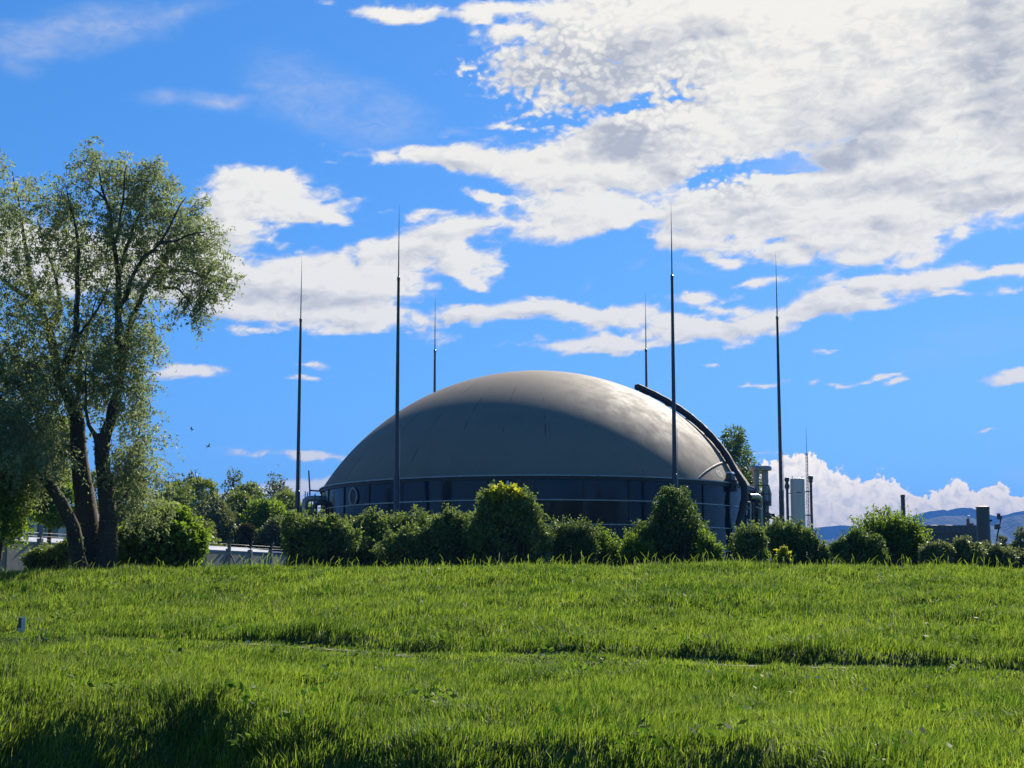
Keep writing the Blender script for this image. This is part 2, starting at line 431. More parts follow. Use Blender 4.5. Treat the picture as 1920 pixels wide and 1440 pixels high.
# ---------------------------------------------------------------- grass
def make_grass():
    rng = np.random.default_rng(11)
    P = []
    def sow(n, y0, y1, side):
        y = rng.uniform(y0, y1, n)
        x = rng.uniform(-1, 1, n) * (y * .323 * side + 1.2)
        P.append(np.stack([x, y], 1))
    sow(88000, 12.5, 19, 1.12)
    sow(150000, 19, 27, 1.1)
    sow(150000, 27, 36, 1.1)
    sow(175000, 36, 46.5, 1.12)
    # beyond the edges of the view the meadow goes on, a little thinner
    for y0, y1, n_ in ((9, 19, 60000), (19, 30, 90000), (30, 46.5, 120000)):
        y = rng.uniform(y0, y1, n_); x = rng.uniform(-1, 1, n_) * 30
        inner = np.abs(x) < y * .323 * 1.1 + 1.2
        P.append(np.stack([x, y], 1)[~inner & (np.abs(x) < y * .36 + 13)])
    # thick rim on the crest, seen edge on
    y = rng.normal(45.2, 1.2, 44000); x = rng.uniform(-30, 30, 44000); P.append(np.stack([x, y], 1))
    P = np.concatenate(P)
    x, y = P[:, 0], P[:, 1]
    ey = edge_y(x)
    keep = y > ey - 2.6
    dp = y - path_y(x)
    on_path = (np.abs(dp + .0) < .30 + .08 * np.sin(x * 2.3))
    bare = fbm(x * .45, y * .45, 3, .5, 77) > np.where(x > 4, -.05, np.where(x > -3, .05, .6))
    keep &= ~(on_path & (bare | (rng.random(len(x)) < .3)))
    x, y, dp, on_path = x[keep], y[keep], dp[keep], on_path[keep]
    n = len(x)
    z = ground_z(x, y) - .01
    clump = fbm(x * .55, y * .8, 3, .55, 31)
    tuft = fbm(x * 2.6, y * 2.6, 2, .5, 37)
    h = .150 + .12 * clump + .10 * tuft + rng.normal(0, .04, n)
    h = h * np.where(dp > .3, 1.1, 1.0)
    h = np.where((dp < -.2) & (dp > -1.8) & (x > -9), h * (.55 + .5 * fbm(x * .6, y * .6, 2, .5, 78)), h)
    h = np.where(on_path, h * .45, h)
    h = np.where(y > 43.5, h * 1.05, h)
    h = np.where((x < -6) & (dp < -1) , h * 1.15, h)
    mk = at(41, 1176, 33.0)
    h = np.where(np.hypot((x - mk[0]) / .8, (y - 32.2) / 1.8) < 1, h * .35, h)
    h = np.clip(h, .05, .55)
    w = (.0033 + y * .00018) * rng.uniform(.7, 1.4, n)
    yaw = rng.uniform(0, 2 * math.pi, n)
    # the sward leans with the wind, clump by clump
    la = fbm(x * .5, y * .5, 2, .5, 51) * 4 + .3
    lean = rng.uniform(.05, .75, n) * h
    lx = np.cos(la) * .22 * h + np.cos(yaw * 3.1) * lean * .75
    ly = np.sin(la) * .15 * h + np.sin(yaw * 2.3) * lean * .75
    wx, wy = np.cos(yaw) * w, np.sin(yaw) * w
    root = np.stack([x, y, z], 1)
    side = np.stack([wx, wy, 0 * wx], 1)
    mid = root + np.stack([lx * .30, ly * .30, h * .58], 1)
    tip = root + np.stack([lx, ly, h * np.clip(1 - (lx ** 2 + ly ** 2) / h ** 2 * .35, .5, 1)], 1)
    V = np.stack([root - side, root + side, mid + side * .85, mid - side * .85, tip], 1).reshape(-1, 3)
    i = np.arange(n)[:, None] * 5
    quads, tris = i + np.array([[0, 1, 2, 3]]), i + np.array([[3, 2, 4]])
    tint = np.clip(.50 + .55 * fbm(x * .12, y * .30, 4, .6, 61) - .35 * clump + .35 * fbm(x * 1.3, y * 1.9, 3, .6, 67) + rng.normal(0, .30, n), 0, 1)
    tint = np.where(rng.random(n) < .02, 1.5, tint)
        # tall flowering stems
    k = 650
    sx = rng.uniform(-17, 17, k); sy = np.where(rng.random(k) < .7, rng.normal(45.3, .8, k), rng.uniform(16, 46, k))
    ok = (sy > edge_y(sx)) & (np.abs(sy - path_y(sx)) > .6) & (np.abs(sx) < sy * .37)
    sx, sy = sx[ok], sy[ok]; k = len(sx)
    sz = ground_z(sx, sy)
    sh = rng.uniform(.30, .55, k)
    ax = rng.normal(0, .12, k); ay = rng.normal(0, .08, k)
    sw = .0010 + sy * .00004
    r0 = np.stack([sx, sy, sz], 1); t0 = r0 + np.stack([ax, ay, sh], 1)
    m0 = r0 + np.stack([ax * .35, ay * .35, sh * .75], 1)
    s1 = np.stack([sw, 0 * sw, 0 * sw], 1)
    V2 = np.stack([r0 - s1, r0 + s1, m0 + s1, m0 - s1, m0 - s1 * 2.6, m0 + s1 * 2.6, t0 + s1 * 1.2, t0 - s1 * 1.2], 1).reshape(-1, 3)
    j = len(V) + np.arange(k)[:, None] * 8
    quads = np.concatenate([quads, j + np.array([[0, 1, 2, 3]]), j + np.array([[4, 5, 6, 7]])])
    T = np.concatenate([np.repeat(tint, 5), np.repeat(np.full(k, .8), 8)])
    nw = 420
    wx_ = rng.uniform(-16, 17, nw); wy_ = rng.uniform(15, 44, nw)
    ok = (np.abs(wx_) < wy_ * .36) & (wy_ > edge_y(wx_)) & (np.abs(wy_ - path_y(wx_)) > .5)
    ok &= fbm(wx_ * .25, wy_ * .25, 2, .5, 88) > -.05
    wx_, wy_ = wx_[ok], wy_[ok]; nw = len(wx_)
    c = np.stack([wx_, wy_, ground_z(wx_, wy_) + .10], 1)
    c = np.repeat(c, 22, 0) + rng.normal(0, 1, (nw * 22, 3)) * np.array([.16, .16, .06])
    d = rng.normal(0, 1, c.shape) * np.array([1, 1, .35]) + np.array([0, 0, .5]); d /= np.linalg.norm(d, axis=1)[:, None]
    e = np.cross(d, rng.normal(0, 1, c.shape)); e /= np.linalg.norm(e, axis=1)[:, None]
    s_ = rng.uniform(.06, .15, (len(c), 1))
    V3 = np.stack([c, c + d * s_ * .5 + e * s_ * .25, c + d * s_, c + d * s_ * .5 - e * s_ * .25], 1).reshape(-1, 3)
    quads = np.concatenate([quads, len(V) + len(V2) + np.arange(len(c))[:, None] * 4 + np.arange(4)[None]])
    V2 = np.concatenate([V2, V3]); T = np.concatenate([T, np.repeat(rng.uniform(-.1, .45, len(c)), 4)])
    m = leafy_mat('grass_blade', (.036, .092, .014), (.240, .308, .052), trans=.5, rough=.6, spec=.12, tsat=(1.15, 1.2, .55))
    # dry blades: tint above 1 turns straw
    g = G(m.node_tree)
    mixn = [nd for nd in m.node_tree.nodes if nd.type == 'MIX_RGB' and nd.blend_type == 'MIX'][0]
    t = [nd for nd in m.node_tree.nodes if nd.type == 'ATTRIBUTE'][0].outputs['Fac']
    users = [l.to_socket for l in mixn.outputs[0].links]
    dry = g.mix(g.ramp(t, 1.0, 1.6, 0, .8, False), mixn.outputs[0], (.30, .27, .13))
    for u_ in users:
        g.put(u_, dry)
    o = np_mesh('grass', np.concatenate([V, V2]), [quads, tris], m, attrs=dict(tint=T))
    tag(o, 'long bright green meadow grass covering the bank and the flat below it', 'grass', kind='stuff')
make_grass()

# ---------------------------------------------------------------- shape helpers
class MB:
    def __init__(s):
        s.v, s.f = [], []
    def add(s, v, f):
        o = len(s.v)
        s.v += [tuple(p) for p in v]
        s.f += [tuple(i + o for i in q) for q in f]
        return s
    def box(s, c, d, rz=0.0, taper=1.0, bev=0.0):
        x, y, z = d[0] / 2, d[1] / 2, d[2] / 2
        cs, sn = math.cos(rz), math.sin(rz)
        pts = []
        for sz in (-1, 1):
            k = taper if sz > 0 else 1
            for sx, sy in ((-1, -1), (1, -1), (1, 1), (-1, 1)):
                a, b = sx * x * k, sy * y * k
                pts.append((c[0] + a * cs - b * sn, c[1] + a * sn + b * cs, c[2] + sz * z))
        return s.add(pts, [(0, 3, 2, 1), (4, 5, 6, 7), (0, 1, 5, 4), (1, 2, 6, 5), (2, 3, 7, 6), (3, 0, 4, 7)])
    def tube(s, pts, rad, n=8, cap=True):
        pts = [Vector(p) for p in pts]
        rad = rad if hasattr(rad, '__len__') else [rad] * len(pts)
        up = Vector((0, 0, 1))
        t0 = (pts[1] - pts[0]).normalized()
        a = t0.cross(up if abs(t0.z) < .9 else Vector((1, 0, 0))).normalized()
        vs, fs = [], []
        for i, p in enumerate(pts):
            t = (pts[min(i + 1, len(pts) - 1)] - pts[max(i - 1, 0)]).normalized()
            a = (a - t * a.dot(t)).normalized()
            b = t.cross(a)
            for k in range(n):
                q = 2 * math.pi * k / n
                vs.append(p + (a * math.cos(q) + b * math.sin(q)) * rad[i])
        for i in range(len(pts) - 1):
            for k in range(n):
                l = (k + 1) % n
                fs.append((i * n + k, i * n + l, (i + 1) * n + l, (i + 1) * n + k))
        if cap:
            fs.append(tuple(range(n - 1, -1, -1)))
            fs.append(tuple(range((len(pts) - 1) * n, len(pts) * n)))
        return s.add(vs, fs)
    def lathe(s, prof, c=(0, 0, 0), n=24):
        vs, fs = [], []
        for r, z in prof:
            for k in range(n):
                q = 2 * math.pi * k / n
                vs.append((c[0] + r * math.cos(q), c[1] + r * math.sin(q), c[2] + z))
        for i in range(len(prof) - 1):
            for k in range(n):
                l = (k + 1) % n
                fs.append((i * n + k, i * n + l, (i + 1) * n + l, (i + 1) * n + k))
        fs.append(tuple(range(n - 1, -1, -1)))
        fs.append(tuple(range((len(prof) - 1) * n, len(prof) * n)))
        return s.add(vs, fs)
    def build(s, name, m, parent=None, smooth=False, auto=True):
        me = bpy.data.meshes.new(name)
        me.from_pydata(s.v, [], s.f)
        me.materials.append(m)
        if smooth:
            me.polygons.foreach_set('use_smooth', [True] * len(me.polygons))
            if auto:
                me.set_sharp_from_angle(angle=R(40))
        me.update()
        o = bpy.data.objects.new(name, me)
        COL.objects.link(o)
        o.parent = parent
        return o

def weathered(name, base, rough=.6, metal=0.0, amt=.25, scale=3.0, dirt=(.08, .07, .06), spec=.5, bump=.0, streaks=False):
    m, g, b = mat(name, base, rough, metal, spec)
    co = g.n('ShaderNodeTexCoord').outputs['Object']
    if streaks:
        co = g.v('MULTIPLY', co, (1, 1, .18))
    n1 = g.noise(co, scale, 7, .65)
    g.put(b.inputs['Base Color'], g.mix(g.m('MULTIPLY', g.ramp(n1, .38, .75), amt), (*base, 1), (*dirt, 1)))
    g.put(b.inputs['Roughness'], g.ramp(n1, .3, .7, max(0, rough - .12), min(1, rough + .12), False))
    if bump:
        bp = g.n('ShaderNodeBump'); bp.inputs['Strength'].default_value = bump; bp.inputs['Distance'].default_value = .03
        g.put(bp.inputs['Height'], n1); g.put(b.inputs['Normal'], bp.outputs[0])
    return m

M = dict(
    pole=weathered('dark_painted_steel', (.045, .052, .068), .38, .3, .3, 2),
    galv=weathered('galvanised_steel', (.30, .32, .33), .42, .75, .35, 4),
    pipe=weathered('grey_pipe', (.26, .28, .30), .4, .4, .3, 3),
    dpipe=weathered('dark_pipe', (.06, .065, .07), .5, .3, .3, 3),
    rust=weathered('rusty_flange', (.20, .09, .05), .7, .2, .5, 9),
    hose=weathered('brown_fabric_hose', (.032, .024, .026), .75, 0, .4, 3, (.06, .05, .045), bump=.3),
    rail=weathered('rail_steel', (.10, .11, .115), .5, .6, .3, 4),
    white=weathered('off_white_paint', (.60, .545, .45), .45, 0, .3, 1.5, (.17, .165, .15), streaks=True),
    concrete=weathered('concrete_panel', (.22, .21, .20), .85, 0, .6, 1.2, (.15, .14, .12), bump=.3, streaks=True),
    shed=weathered('grey_sheet_metal', (.15, .165, .21), .5, .2, .3, .8, (.12, .12, .13), streaks=True),
    shedroof=weathered('pale_sheet_roof', (.33, .34, .355), .5, .0, .2, .6),
    dark=weathered('dark_building_cladding', (.085, .085, .095), .6, .0, .3, .4, (.05, .05, .05), streaks=True),
    darker=weathered('slate_cladding', (.065, .068, .078), .6, 0, .3, .5, (.04, .04, .04)),
    silo=weathered('dark_silo_steel', (.060, .066, .080), .45, .2, .35, 1.0, (.10, .09, .08), streaks=True),
    black=weathered('black_steel', (.02, .021, .024), .5, .3, .2, 4),
    lampglass=mat('lamp_glass', (.65, .67, .70), .15)[0],
)

# ---------------------------------------------------------------- the gas storage tank
TX, TY, TR = 1.64, 105.0, 14.15
RING_Z, CAP_H = 6.92, 7.95
CR = (TR ** 2 + CAP_H ** 2) / (2 * CAP_H)        # radius of the spherical cap
CZ = RING_Z + CAP_H - CR

def on_dome(phi, alpha, lift=0.0):
    """phi: degrees from the side towards the camera, to the right; alpha: elevation of the normal"""
    p, a = R(phi), R(alpha)
    r = (CR + lift) * math.cos(a)
    return Vector((r * math.sin(p), -r * math.cos(p), CZ + (CR + lift) * math.sin(a)))

def on_wall(phi, z, lift=0.0):
    p = R(phi)
    return Vector(((TR + lift) * math.sin(p), -(TR + lift) * math.cos(p), z))

def make_tank():
    t = empty('gas_storage_tank', (TX, TY, 0))
    tag(t, 'huge round storage tank of dark glossy panels under a grey membrane dome', 'storage tank')
    a0 = math.degrees(math.asin((RING_Z - CZ) / CR))
    # membrane dome
    nphi, nal = 192, 56
    V = []
    for i in range(nal):
        al = a0 + (90 - a0) * i / nal
        for k in range(nphi):
            V.append(on_dome(k * 360 / nphi, al))
    V.append(Vector((0, 0, RING_Z + CAP_H)))
    f4 = [(i * nphi + k, i * nphi + (k + 1) % nphi, (i + 1) * nphi + (k + 1) % nphi, (i + 1) * nphi + k) for i in range(nal - 1) for k in range(nphi)]
    f3 = [((nal - 1) * nphi + k, (nal - 1) * nphi + (k + 1) % nphi, len(V) - 1) for k in range(nphi)]
    m, g, b = mat('coated_membrane', (.30, .285, .26), .5, 0, .05)
    co = g.n('ShaderNodeTexCoord').outputs['Object']
    sp_ = g.n('ShaderNodeSeparateXYZ'); g.put(sp_.inputs[0], co)
    ang = g.m('ADD', g.m('MULTIPLY', g.m('ARCTAN2', sp_.outputs[0], g.m('MULTIPLY', sp_.outputs[1], -1)), 30 / (2 * math.pi)), .37)
    fr = g.m('ABSOLUTE', g.m('SUBTRACT', g.m('FRACT', ang), .5))
    rad = g.v('LENGTH', g.v('MULTIPLY', co, (1, 1, 0)))
    dist = g.m('MULTIPLY', g.m('MULTIPLY', fr, rad), 2 * math.pi / 30)
    nl = g.noise(co, .35, 4, .55)
    seam = g.m('MULTIPLY', g.ramp(dist, .02, .075, 1, 0), g.ramp(g.noise(co, .55, 4, .6), .48, .66))
    dirt = g.noise(g.v('MULTIPLY', co, (1, 1, .5)), 1.1, 7, .65)
    spots = g.ramp(g.noise(co, 7, 4, .6), .66, .8)
    c = g.mix(g.ramp(nl, .35, .7), (.240, .205, .160), (.222, .192, .150))
    c = g.mix(g.m('MULTIPLY', g.ramp(dirt, .45, .8), .22), c, (.150, .134, .110))
    c = g.mix(g.m('MULTIPLY', seam, .8), c, (.10, .09, .08))
    c = g.mix(g.m('MULTIPLY', spots, .3), c, (.15, .14, .13))
    # rain streaks above the rim
    ed = g.m('MULTIPLY', g.ramp(sp_.outputs[2], RING_Z + .1, RING_Z + 1.6, .35, 0), g.noise(g.v('MULTIPLY', co, (3, 3, .3)), 1, 4, .6))
    c = g.mix(ed, c, (.14, .13, .12))
    g.put(b.inputs['Base Color'], c)
    g.put(b.inputs['Roughness'], g.ramp(dirt, .3, .7, .6, .75))
    h = g.m('ADD', g.m('MULTIPLY', seam, -.10), g.m('MULTIPLY', g.noise(co, .3, 3, .5), .45))
    bp = g.n('ShaderNodeBump'); bp.inputs['Strength'].default_value = .07; bp.inputs['Distance'].default_value = .12
    g.put(bp.inputs['Height'], h); g.put(b.inputs['Normal'], bp.outputs[0])
    np_mesh('membrane_dome', np.array([tuple(v) for v in V]), [np.array(f4), np.array(f3)], m, t, smooth=True)
    # panelled wall: every enamel plate a little out of true, so that its reflection differs
    rng = random.Random(4)
    m, g, b = mat('enamelled_panel', (.006, .012, .024), .14, 0, .30)
    co = g.n('ShaderNodeTexCoord').outputs['Object']
    at_ = g.n('ShaderNodeAttribute', attribute_name='tint').outputs['Fac']
    n1 = g.noise(co, .9, 6, .6)
    g.put(b.inputs['Base Color'], g.mix(at_, (.0012, .0025, .007), (.009, .014, .034)))
    g.put(b.inputs['Roughness'], g.ramp(n1, .3, .75, .05, .16))
    bp = g.n('ShaderNodeBump'); bp.inputs['Strength'].default_value = .35; bp.inputs['Distance'].default_value = .05
    g.put(bp.inputs['Height'], g.noise(co, .7, 3, .5)); g.put(b.inputs['Normal'], bp.outputs[0])
    V, Fq, T = [], [], []
    ph = RING_Z / 5
    for row in range(5):
        z0, z1 = row * ph, (row + 1) * ph
        for k in range(32):
            c0 = -1.2 + k * 11.25
            j0, j1 = rng.uniform(-.022, .022), rng.uniform(-.022, .022)
            jz = rng.uniform(-.020, .020)
            tt = rng.random()
            sub = 6
            st = len(V)
            for i in range(sub + 1):
                f = i / sub
                ang = c0 + 11.25 * f
                bow = math.sin(f * math.pi) * rng.choice([0, 0, .012, -.01])
                V.append(on_wall(ang, z0, j0 * (1 - f) + j1 * f - jz)); V.append(on_wall(ang, z1, j0 * (1 - f) + j1 * f + jz + bow))
                T += [tt, tt]
            for i in range(sub):
                Fq.append((st + i * 2, st + i * 2 + 2, st + i * 2 + 3, st + i * 2 + 1))
    w = np_mesh('panel_wall', np.array([tuple(v) for v in V]), np.array(Fq), m, t, smooth=True, attrs=dict(tint=T))
    # plate joints
    for k in range(32):
        a = -1.2 + k * 11.25
        if math.cos(R(a)) < -.25:
            continue                        # round the back nobody sees the joints
        MB().box(on_wall(a, RING_Z / 2, .03), (.12, .035, RING_Z - .3), R(a)).build('joint_strap', M['black'], t)
    def band(name, z, r0, r1, hgt, mt, n=160):
        s = MB().lathe([(r0, z - hgt / 2), (r1, z - hgt / 2), (r1, z + hgt / 2), (r0, z + hgt / 2)], n=n)
        s.f = s.f[:-2]
        return s.build(name, mt, t)
    for row in range(1, 5):
        band('stiffener_ring', row * ph, TR - .02, TR + .085, .06, M['galv'])
    band('rim_flange', RING_Z + .02, TR - .15, TR + .16, .07, M['galv'])
    band('clamp_rail', RING_Z - .13, TR - .02, TR + .10, .16, M['black'])
    # sight glass on the left
    for a, z in ((-52.5, 6.05),):
        s = MB()
        c = on_wall(a, z, .06)
        ux, uz = Vector((math.cos(R(a)), math.sin(R(a)), 0)), Vector((0, 0, 1))
        s.tube([c + ux * (.42 * math.cos(q * math.pi / 12)) + uz * (.52 * math.sin(q * math.pi / 12)) for q in range(25)], .065, 6)
        rg = s.build('sight_glass', M['galv'], t, True)
        s = MB()
        s.add([c + ux * (.40 * math.cos(q * math.pi / 12)) + uz * (.50 * math.sin(q * math.pi / 12)) for q in range(24)], [tuple(range(24))])
        s.build('pane', M['black'], rg)
    # small white vent under the rim in the middle
    MB().tube([on_wall(-7.6, 6.62, .12), on_wall(-7.6, 6.35, .14)], [.06, .10], 8).build('rim_outlet', M['lampglass'], t, True)
    # round emblem on the membrane
    ce = (53.0, 33.6)
    K = .50
    s = MB()
    def pt(da, r, lift):
        ph_ = ce[0] + r * math.cos(da) / (CR * math.cos(R(ce[1]))) * 57.3
        return on_dome(ph_, ce[1] + r * math.sin(da) / CR * 57.3, lift)
    for k in range(18):
        if k in (4, 13):
            continue
        a, b2 = k * math.pi / 9 + .05, (k + 1) * math.pi / 9 - .05
        vs = [pt(a, .50 * K, .015), pt(b2, .50 * K, .015), pt(b2, .62 * K, .015), pt(a, .62 * K, .015)]
        s.add(vs, [(0, 1, 2, 3)])
    for k in range(24):
        a, b2 = k * math.pi / 12, (k + 1) * math.pi / 12
        s.add([pt(a, .33 * K, .015), pt(b2, .33 * K, .015), pt(b2, .40 * K, .015), pt(a, .40 * K, .015)], [(0, 1, 2, 3)])
    for k in range(3):
        a = k * 2.09 + .5
        s.add([pt(a, .04 * K, .015), pt(a + .5, .16 * K, .015), pt(a + .2, .27 * K, .015), pt(a - .25, .20 * K, .015)], [(0, 1, 2, 3)])
    s.build('round_emblem', weathered('emblem_paint', (.55, .55, .53), .6), t)
    # welted crease running round the lower right of the dome
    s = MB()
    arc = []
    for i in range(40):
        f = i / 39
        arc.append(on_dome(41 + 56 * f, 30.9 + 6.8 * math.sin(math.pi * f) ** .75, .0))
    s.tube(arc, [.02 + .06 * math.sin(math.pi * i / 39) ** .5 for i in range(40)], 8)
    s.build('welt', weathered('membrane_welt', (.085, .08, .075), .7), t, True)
    # big fabric air hose over the dome, dropping down the wall
    hphi = lambda al: 76 - 16.5 * ((66 - al) / 35) ** 1.25
    pts = [on_dome(76.2, 66.6, .12), on_dome(76, 66, .30)]
    for al in range(65, 33, -2):
        pts.append(on_dome(hphi(al), al, .27))
    pts += [on_dome(59.6, 32, .40), on_wall(59, 6.75, .58), on_wall(58.8, 6.0, .62), on_wall(58, 5.2, .5), on_wall(57.2, 4.4, .38), on_wall(57, 3.4, .32), on_wall(57, 2.0, .32), on_wall(57, 0.2, .32)]
    fine = []
    for i in range(len(pts) - 1):
        for f in (0, .5):
            fine.append(pts[i].lerp(pts[i + 1], f))
    fine.append(pts[-1])
    rr = [.22 + .012 * math.sin(i * 1.9) for i in range(len(fine))]
    rr[0] = .1
    MB().tube(fine, rr, 12).build('air_hose', M['hose'], t, True)
    for al in range(64, 34, -6):
        for d in (-.9, .9):
            MB().box(on_dome(hphi(al) + d * 1.2 / math.cos(R(al)), al, .02), (.16, .22, .05), R(73)).build('hose_anchor', M['dpipe'], t)
    s = MB()   # lamp box and bracket beside the hose at the rim
    p = on_dome(55.8, 32.4, .22)
    s.box(p, (.55, .45, .42), R(58), .8)
    s.box(on_wall(55.8, 6.75, .25), (.16, .4, .7), R(56))
    bx = s.build('overpressure_valve', M['dpipe'], t)
    MB().box(p + Vector((0, 0, .27)), (.50, .42, .10), R(61), .75).build('cap', M['lampglass'], bx)
    # gas pipes down the left side
    def elbow(a, out, top, bot, r, mt, name='gas_pipe', back=0.0):
        P0 = on_wall(a, top, .0)
        n = Vector((math.sin(R(a)), -math.cos(R(a)), 0))
        q = [P0, P0 + n * (out - .35)]
        for k in range(1, 7):
            th = k * math.pi / 12
            q.append(P0 + n * (out - .35 + .35 * math.sin(th)) - Vector((0, 0, .35 * (1 - math.cos(th)))))
        q.append(P0 + n * out + Vector((0, 0, bot - top)))
        return MB().tube(q, r, 12).build(name, mt, t, True)
    elbow(-82, 1.05, 6.35, .2, .20, M['pipe'])
    elbow(-72, .75, 5.9, 1.0, .13, M['dpipe'])
    elbow(-76, .45, 6.1, .2, .10, M['dpipe'])
    q = [on_wall(70, 6.3, .1), on_wall(72, 6.35, .42), on_wall(75, 6.35, .45)]
    for k in range(1, 7):
        th = k * math.pi / 12
        q.append(on_wall(77.6 + 2.2 * math.sin(th), 6.35 - .5 * (1 - math.cos(th)), .45))
    q.append(on_wall(79.8, .2, .45))
    MB().tube(q, .17, 12).build('gas_pipe', M['galv'], t, True)
    for a_, o_, m_ in ((71.5, .5, 'dpipe'), (68.5, .35, 'dpipe'), (77.3, .3, 'pipe'), (66.6, .28, 'galv')):
        MB().tube([on_wall(a_, 5.9, .0), on_wall(a_, 5.9, o_), on_wall(a_, .2, o_)], .07, 8).build('gas_pipe', M[m_], t, True)
    for z_ in (5.6, 4.3, 2.9):
        MB().tube([on_wall(66, z_, .62), on_wall(81, z_, .62)], .035, 6).build('guard_rail', M['rail'], t)
    # standpipe rod at the left rim
    s = MB()
    s.tube([on_wall(-83, 6.85, .1), on_wall(-83, 6.9, .75)], .06, 6)
    s.tube([on_wall(-83, 6.4, .75), on_wall(-83, 6.9, .75), on_wall(-84, 8.2, .85)], [.06, .06, .05], 6)
    s.build('breather_rod', M['dpipe'], t, True)
    # caged ladders either side
    for a, out in ((-79, .45), (74.5, .5)):
        s = MB()
        for d in (-1.0, 1.0):
            s.tube([on_wall(a + d, .1, out), on_wall(a + d, 6.6, out)], .035, 6)
        for z in np.arange(.4, 6.6, .32):
            s.tube([on_wall(a - 1.0, z, out), on_wall(a + 1.0, z, out)], .02, 5)
        for z in (1.5, 3.6, 5.7):
            s.tube([on_wall(a, z, 0), on_wall(a, z, out)], .03, 5)
        s.build('ladder', M['rail'], t)
    return t
make_tank()

# gooseneck riser group and service platform right of the tank
def make_platform():
    Y = 103.0
    def P(px, py, dy=0): return Vector(at(px, py, Y + dy))
    t = empty('service_platform', tuple(P(1432, 1040)[:2]) + (0,))
    base = Vector(t.location)
    L = lambda px, py, dy=0: P(px, py, dy) - base
    s = MB()
    zb = -.0
    for px, dy in ((1420, 0), (1440, 0), (1420, 1.6), (1440, 1.6)):
        q = L(px, 942, dy)
        s.tube([Vector((q.x, q.y, 0)), q], .05, 6)
    a, b, c, d = L(1419, 942), L(1443, 942), L(1443, 942, 1.6), L(1419, 942, 1.6)
    for h in (0, .55, 1.1):
        for p, q in ((a, b), (b, c), (c, d)):
            s.tube([p + Vector((0, 0, h)), q + Vector((0, 0, h))], .028, 5)
    for p in (a, b, c, d, (a + b) / 2):
        s.tube([p, p + Vector((0, 0, 1.1))], .028, 5)
    s.tube([L(1440, 960), L(1426, 975)], .04, 5)
    s.tube([L(1438, 945), L(1426, 975)], .04, 5)
    s.build('railing_frame', M['rail'], t)
    s = MB()
    m_ = (a + b + c + d) / 4
    s.box((m_.x, m_.y, m_.z), (abs(b.x - a.x), 1.6, .06))
    s.box(tuple(L(1432, 968)), (1.3, .9, .30))
    s.build('deck', M['dpipe'], t)
    tag(t, 'steel railed service platform on thin legs right of the tank rim', 'platform')
    # flanged vent stacks
    for px, lab, bot in ((1417, 'left of the two flange-topped vent stacks beside the tank', 1035), (1434, 'right of the two flange-topped vent stacks, with a side branch', 1035)):
        top = P(px, 880, .8)
        st = empty('vent_stack', (top.x, top.y, 0))
        z1 = top.z
        MB().tube([(0, 0, .0), (0, 0, z1)], .20 if px < 1430 else .22, 14).build('stack_pipe', M['pipe'], st, True)
        s = MB().lathe([(.22, -.10), (.43, -.08), (.45, 0), (.45, .14), (.40, .20)], (0, 0, z1), 20)
        s.build('flange_cap', M['galv'], st, True)
        s = MB().lathe([(.21, -.04), (.33, -.04), (.33, .04), (.21, .04)], (0, 0, z1 - 2.2), 16)
        s.build('bolted_flange', M['rust'], st, True)
        MB().lathe([(.21, -.04), (.31, -.04), (.31, .04), (.21, .04)], (0, 0, z1 - 2.9), 16).build('bolted_flange', M['rust'], st, True)
        if px > 1430:
            s = MB()
            s.tube([(0, 0, z1 - 1.0), (.20, 0, z1 - 1.25), (.27, 0, z1 - 1.6), (.27, 0, z1 - 2.4)], [.1, .13, .14, .12], 10)
            s.tube([(0, 0, z1 - 1.4), (-.22, 0, z1 - 1.55), (-.42, 0, z1 - 1.85), (-.45, 0, z1 - 2.5)], .11, 10)
            s.build('branch_pipe', M['pipe'], st, True)
            s = MB()
            s.box((-.16, 0, z1 - 1.95), (.22, .22, .30)); s.tube([(-.3, -.2, z1 - 2.1), (.1, -.2, z1 - 2.1)], .05, 6)
            s.build('valve_body', M['rust'], st)
        tag(st, lab, 'vent stack', 'vent stacks right of the tank')
    # small lamp on a stalk and red handwheel box right of the platform
    q = P(1453, 972, 2)
    l = empty('yard_lamp', (q.x, q.y, 0))
    MB().tube([(0, 0, 0), (0, 0, q.z - .35), (.08, 0, q.z - .15)], .05, 8).build('post', M['rail'], l, True)
    s = MB(); bm = bmesh.new(); bmesh.ops.create_icosphere(bm, subdivisions=2, radius=.19)
    s.add([(v.co.x + .08, v.co.y, v.co.z + q.z - .03) for v in bm.verts], [tuple(v.index for v in f.verts) for f in bm.faces]); bm.free()
    s.build('globe', M['rust'], l, True)
    MB().tube([(.0, 0, q.z - .2), (-.55, 0, q.z + .25), (-.85, 0, q.z + .7)], .018, 5).build('stay', M['rail'], l)
    tag(l, 'small round lamp on a short stalk between the platform and the mast', 'lamp')
make_platform()

def make_scaffold():
    Y = 104.0
    c = at(578, 1040, Y)
    t = empty('scaffold_stair', (c[0], Y, 0))
    base = Vector(t.location)
    s = MB()
    zt = at(578, 935, Y)[2]
    xs_ = [at(px, 935, Y)[0] - c[0] for px in (568, 572, 584)]
    for x in xs_:
        for y in (0, 1.2):
            s.tube([(x, y, 0), (x, y, zt + (.5 if x == xs_[1] else 0))], .035, 6)
    for z in np.arange(.6, zt, .75):
        for y in (0, 1.2):
            s.tube([(xs_[0], y, z), (xs_[2], y, z)], .025, 5)
        s.tube([(xs_[0], 0, z), (xs_[0], 1.2, z)], .025, 5)
    s.build('tube_frame', M['rail'], t)
    MB().box((xs_[1], .6, zt - 1.0), (.9, 1.2, .05)).build('landing', M['dpipe'], t)
    tag(t, 'narrow tube-frame access tower against the left side of the tank', 'scaffold')
make_scaffold()

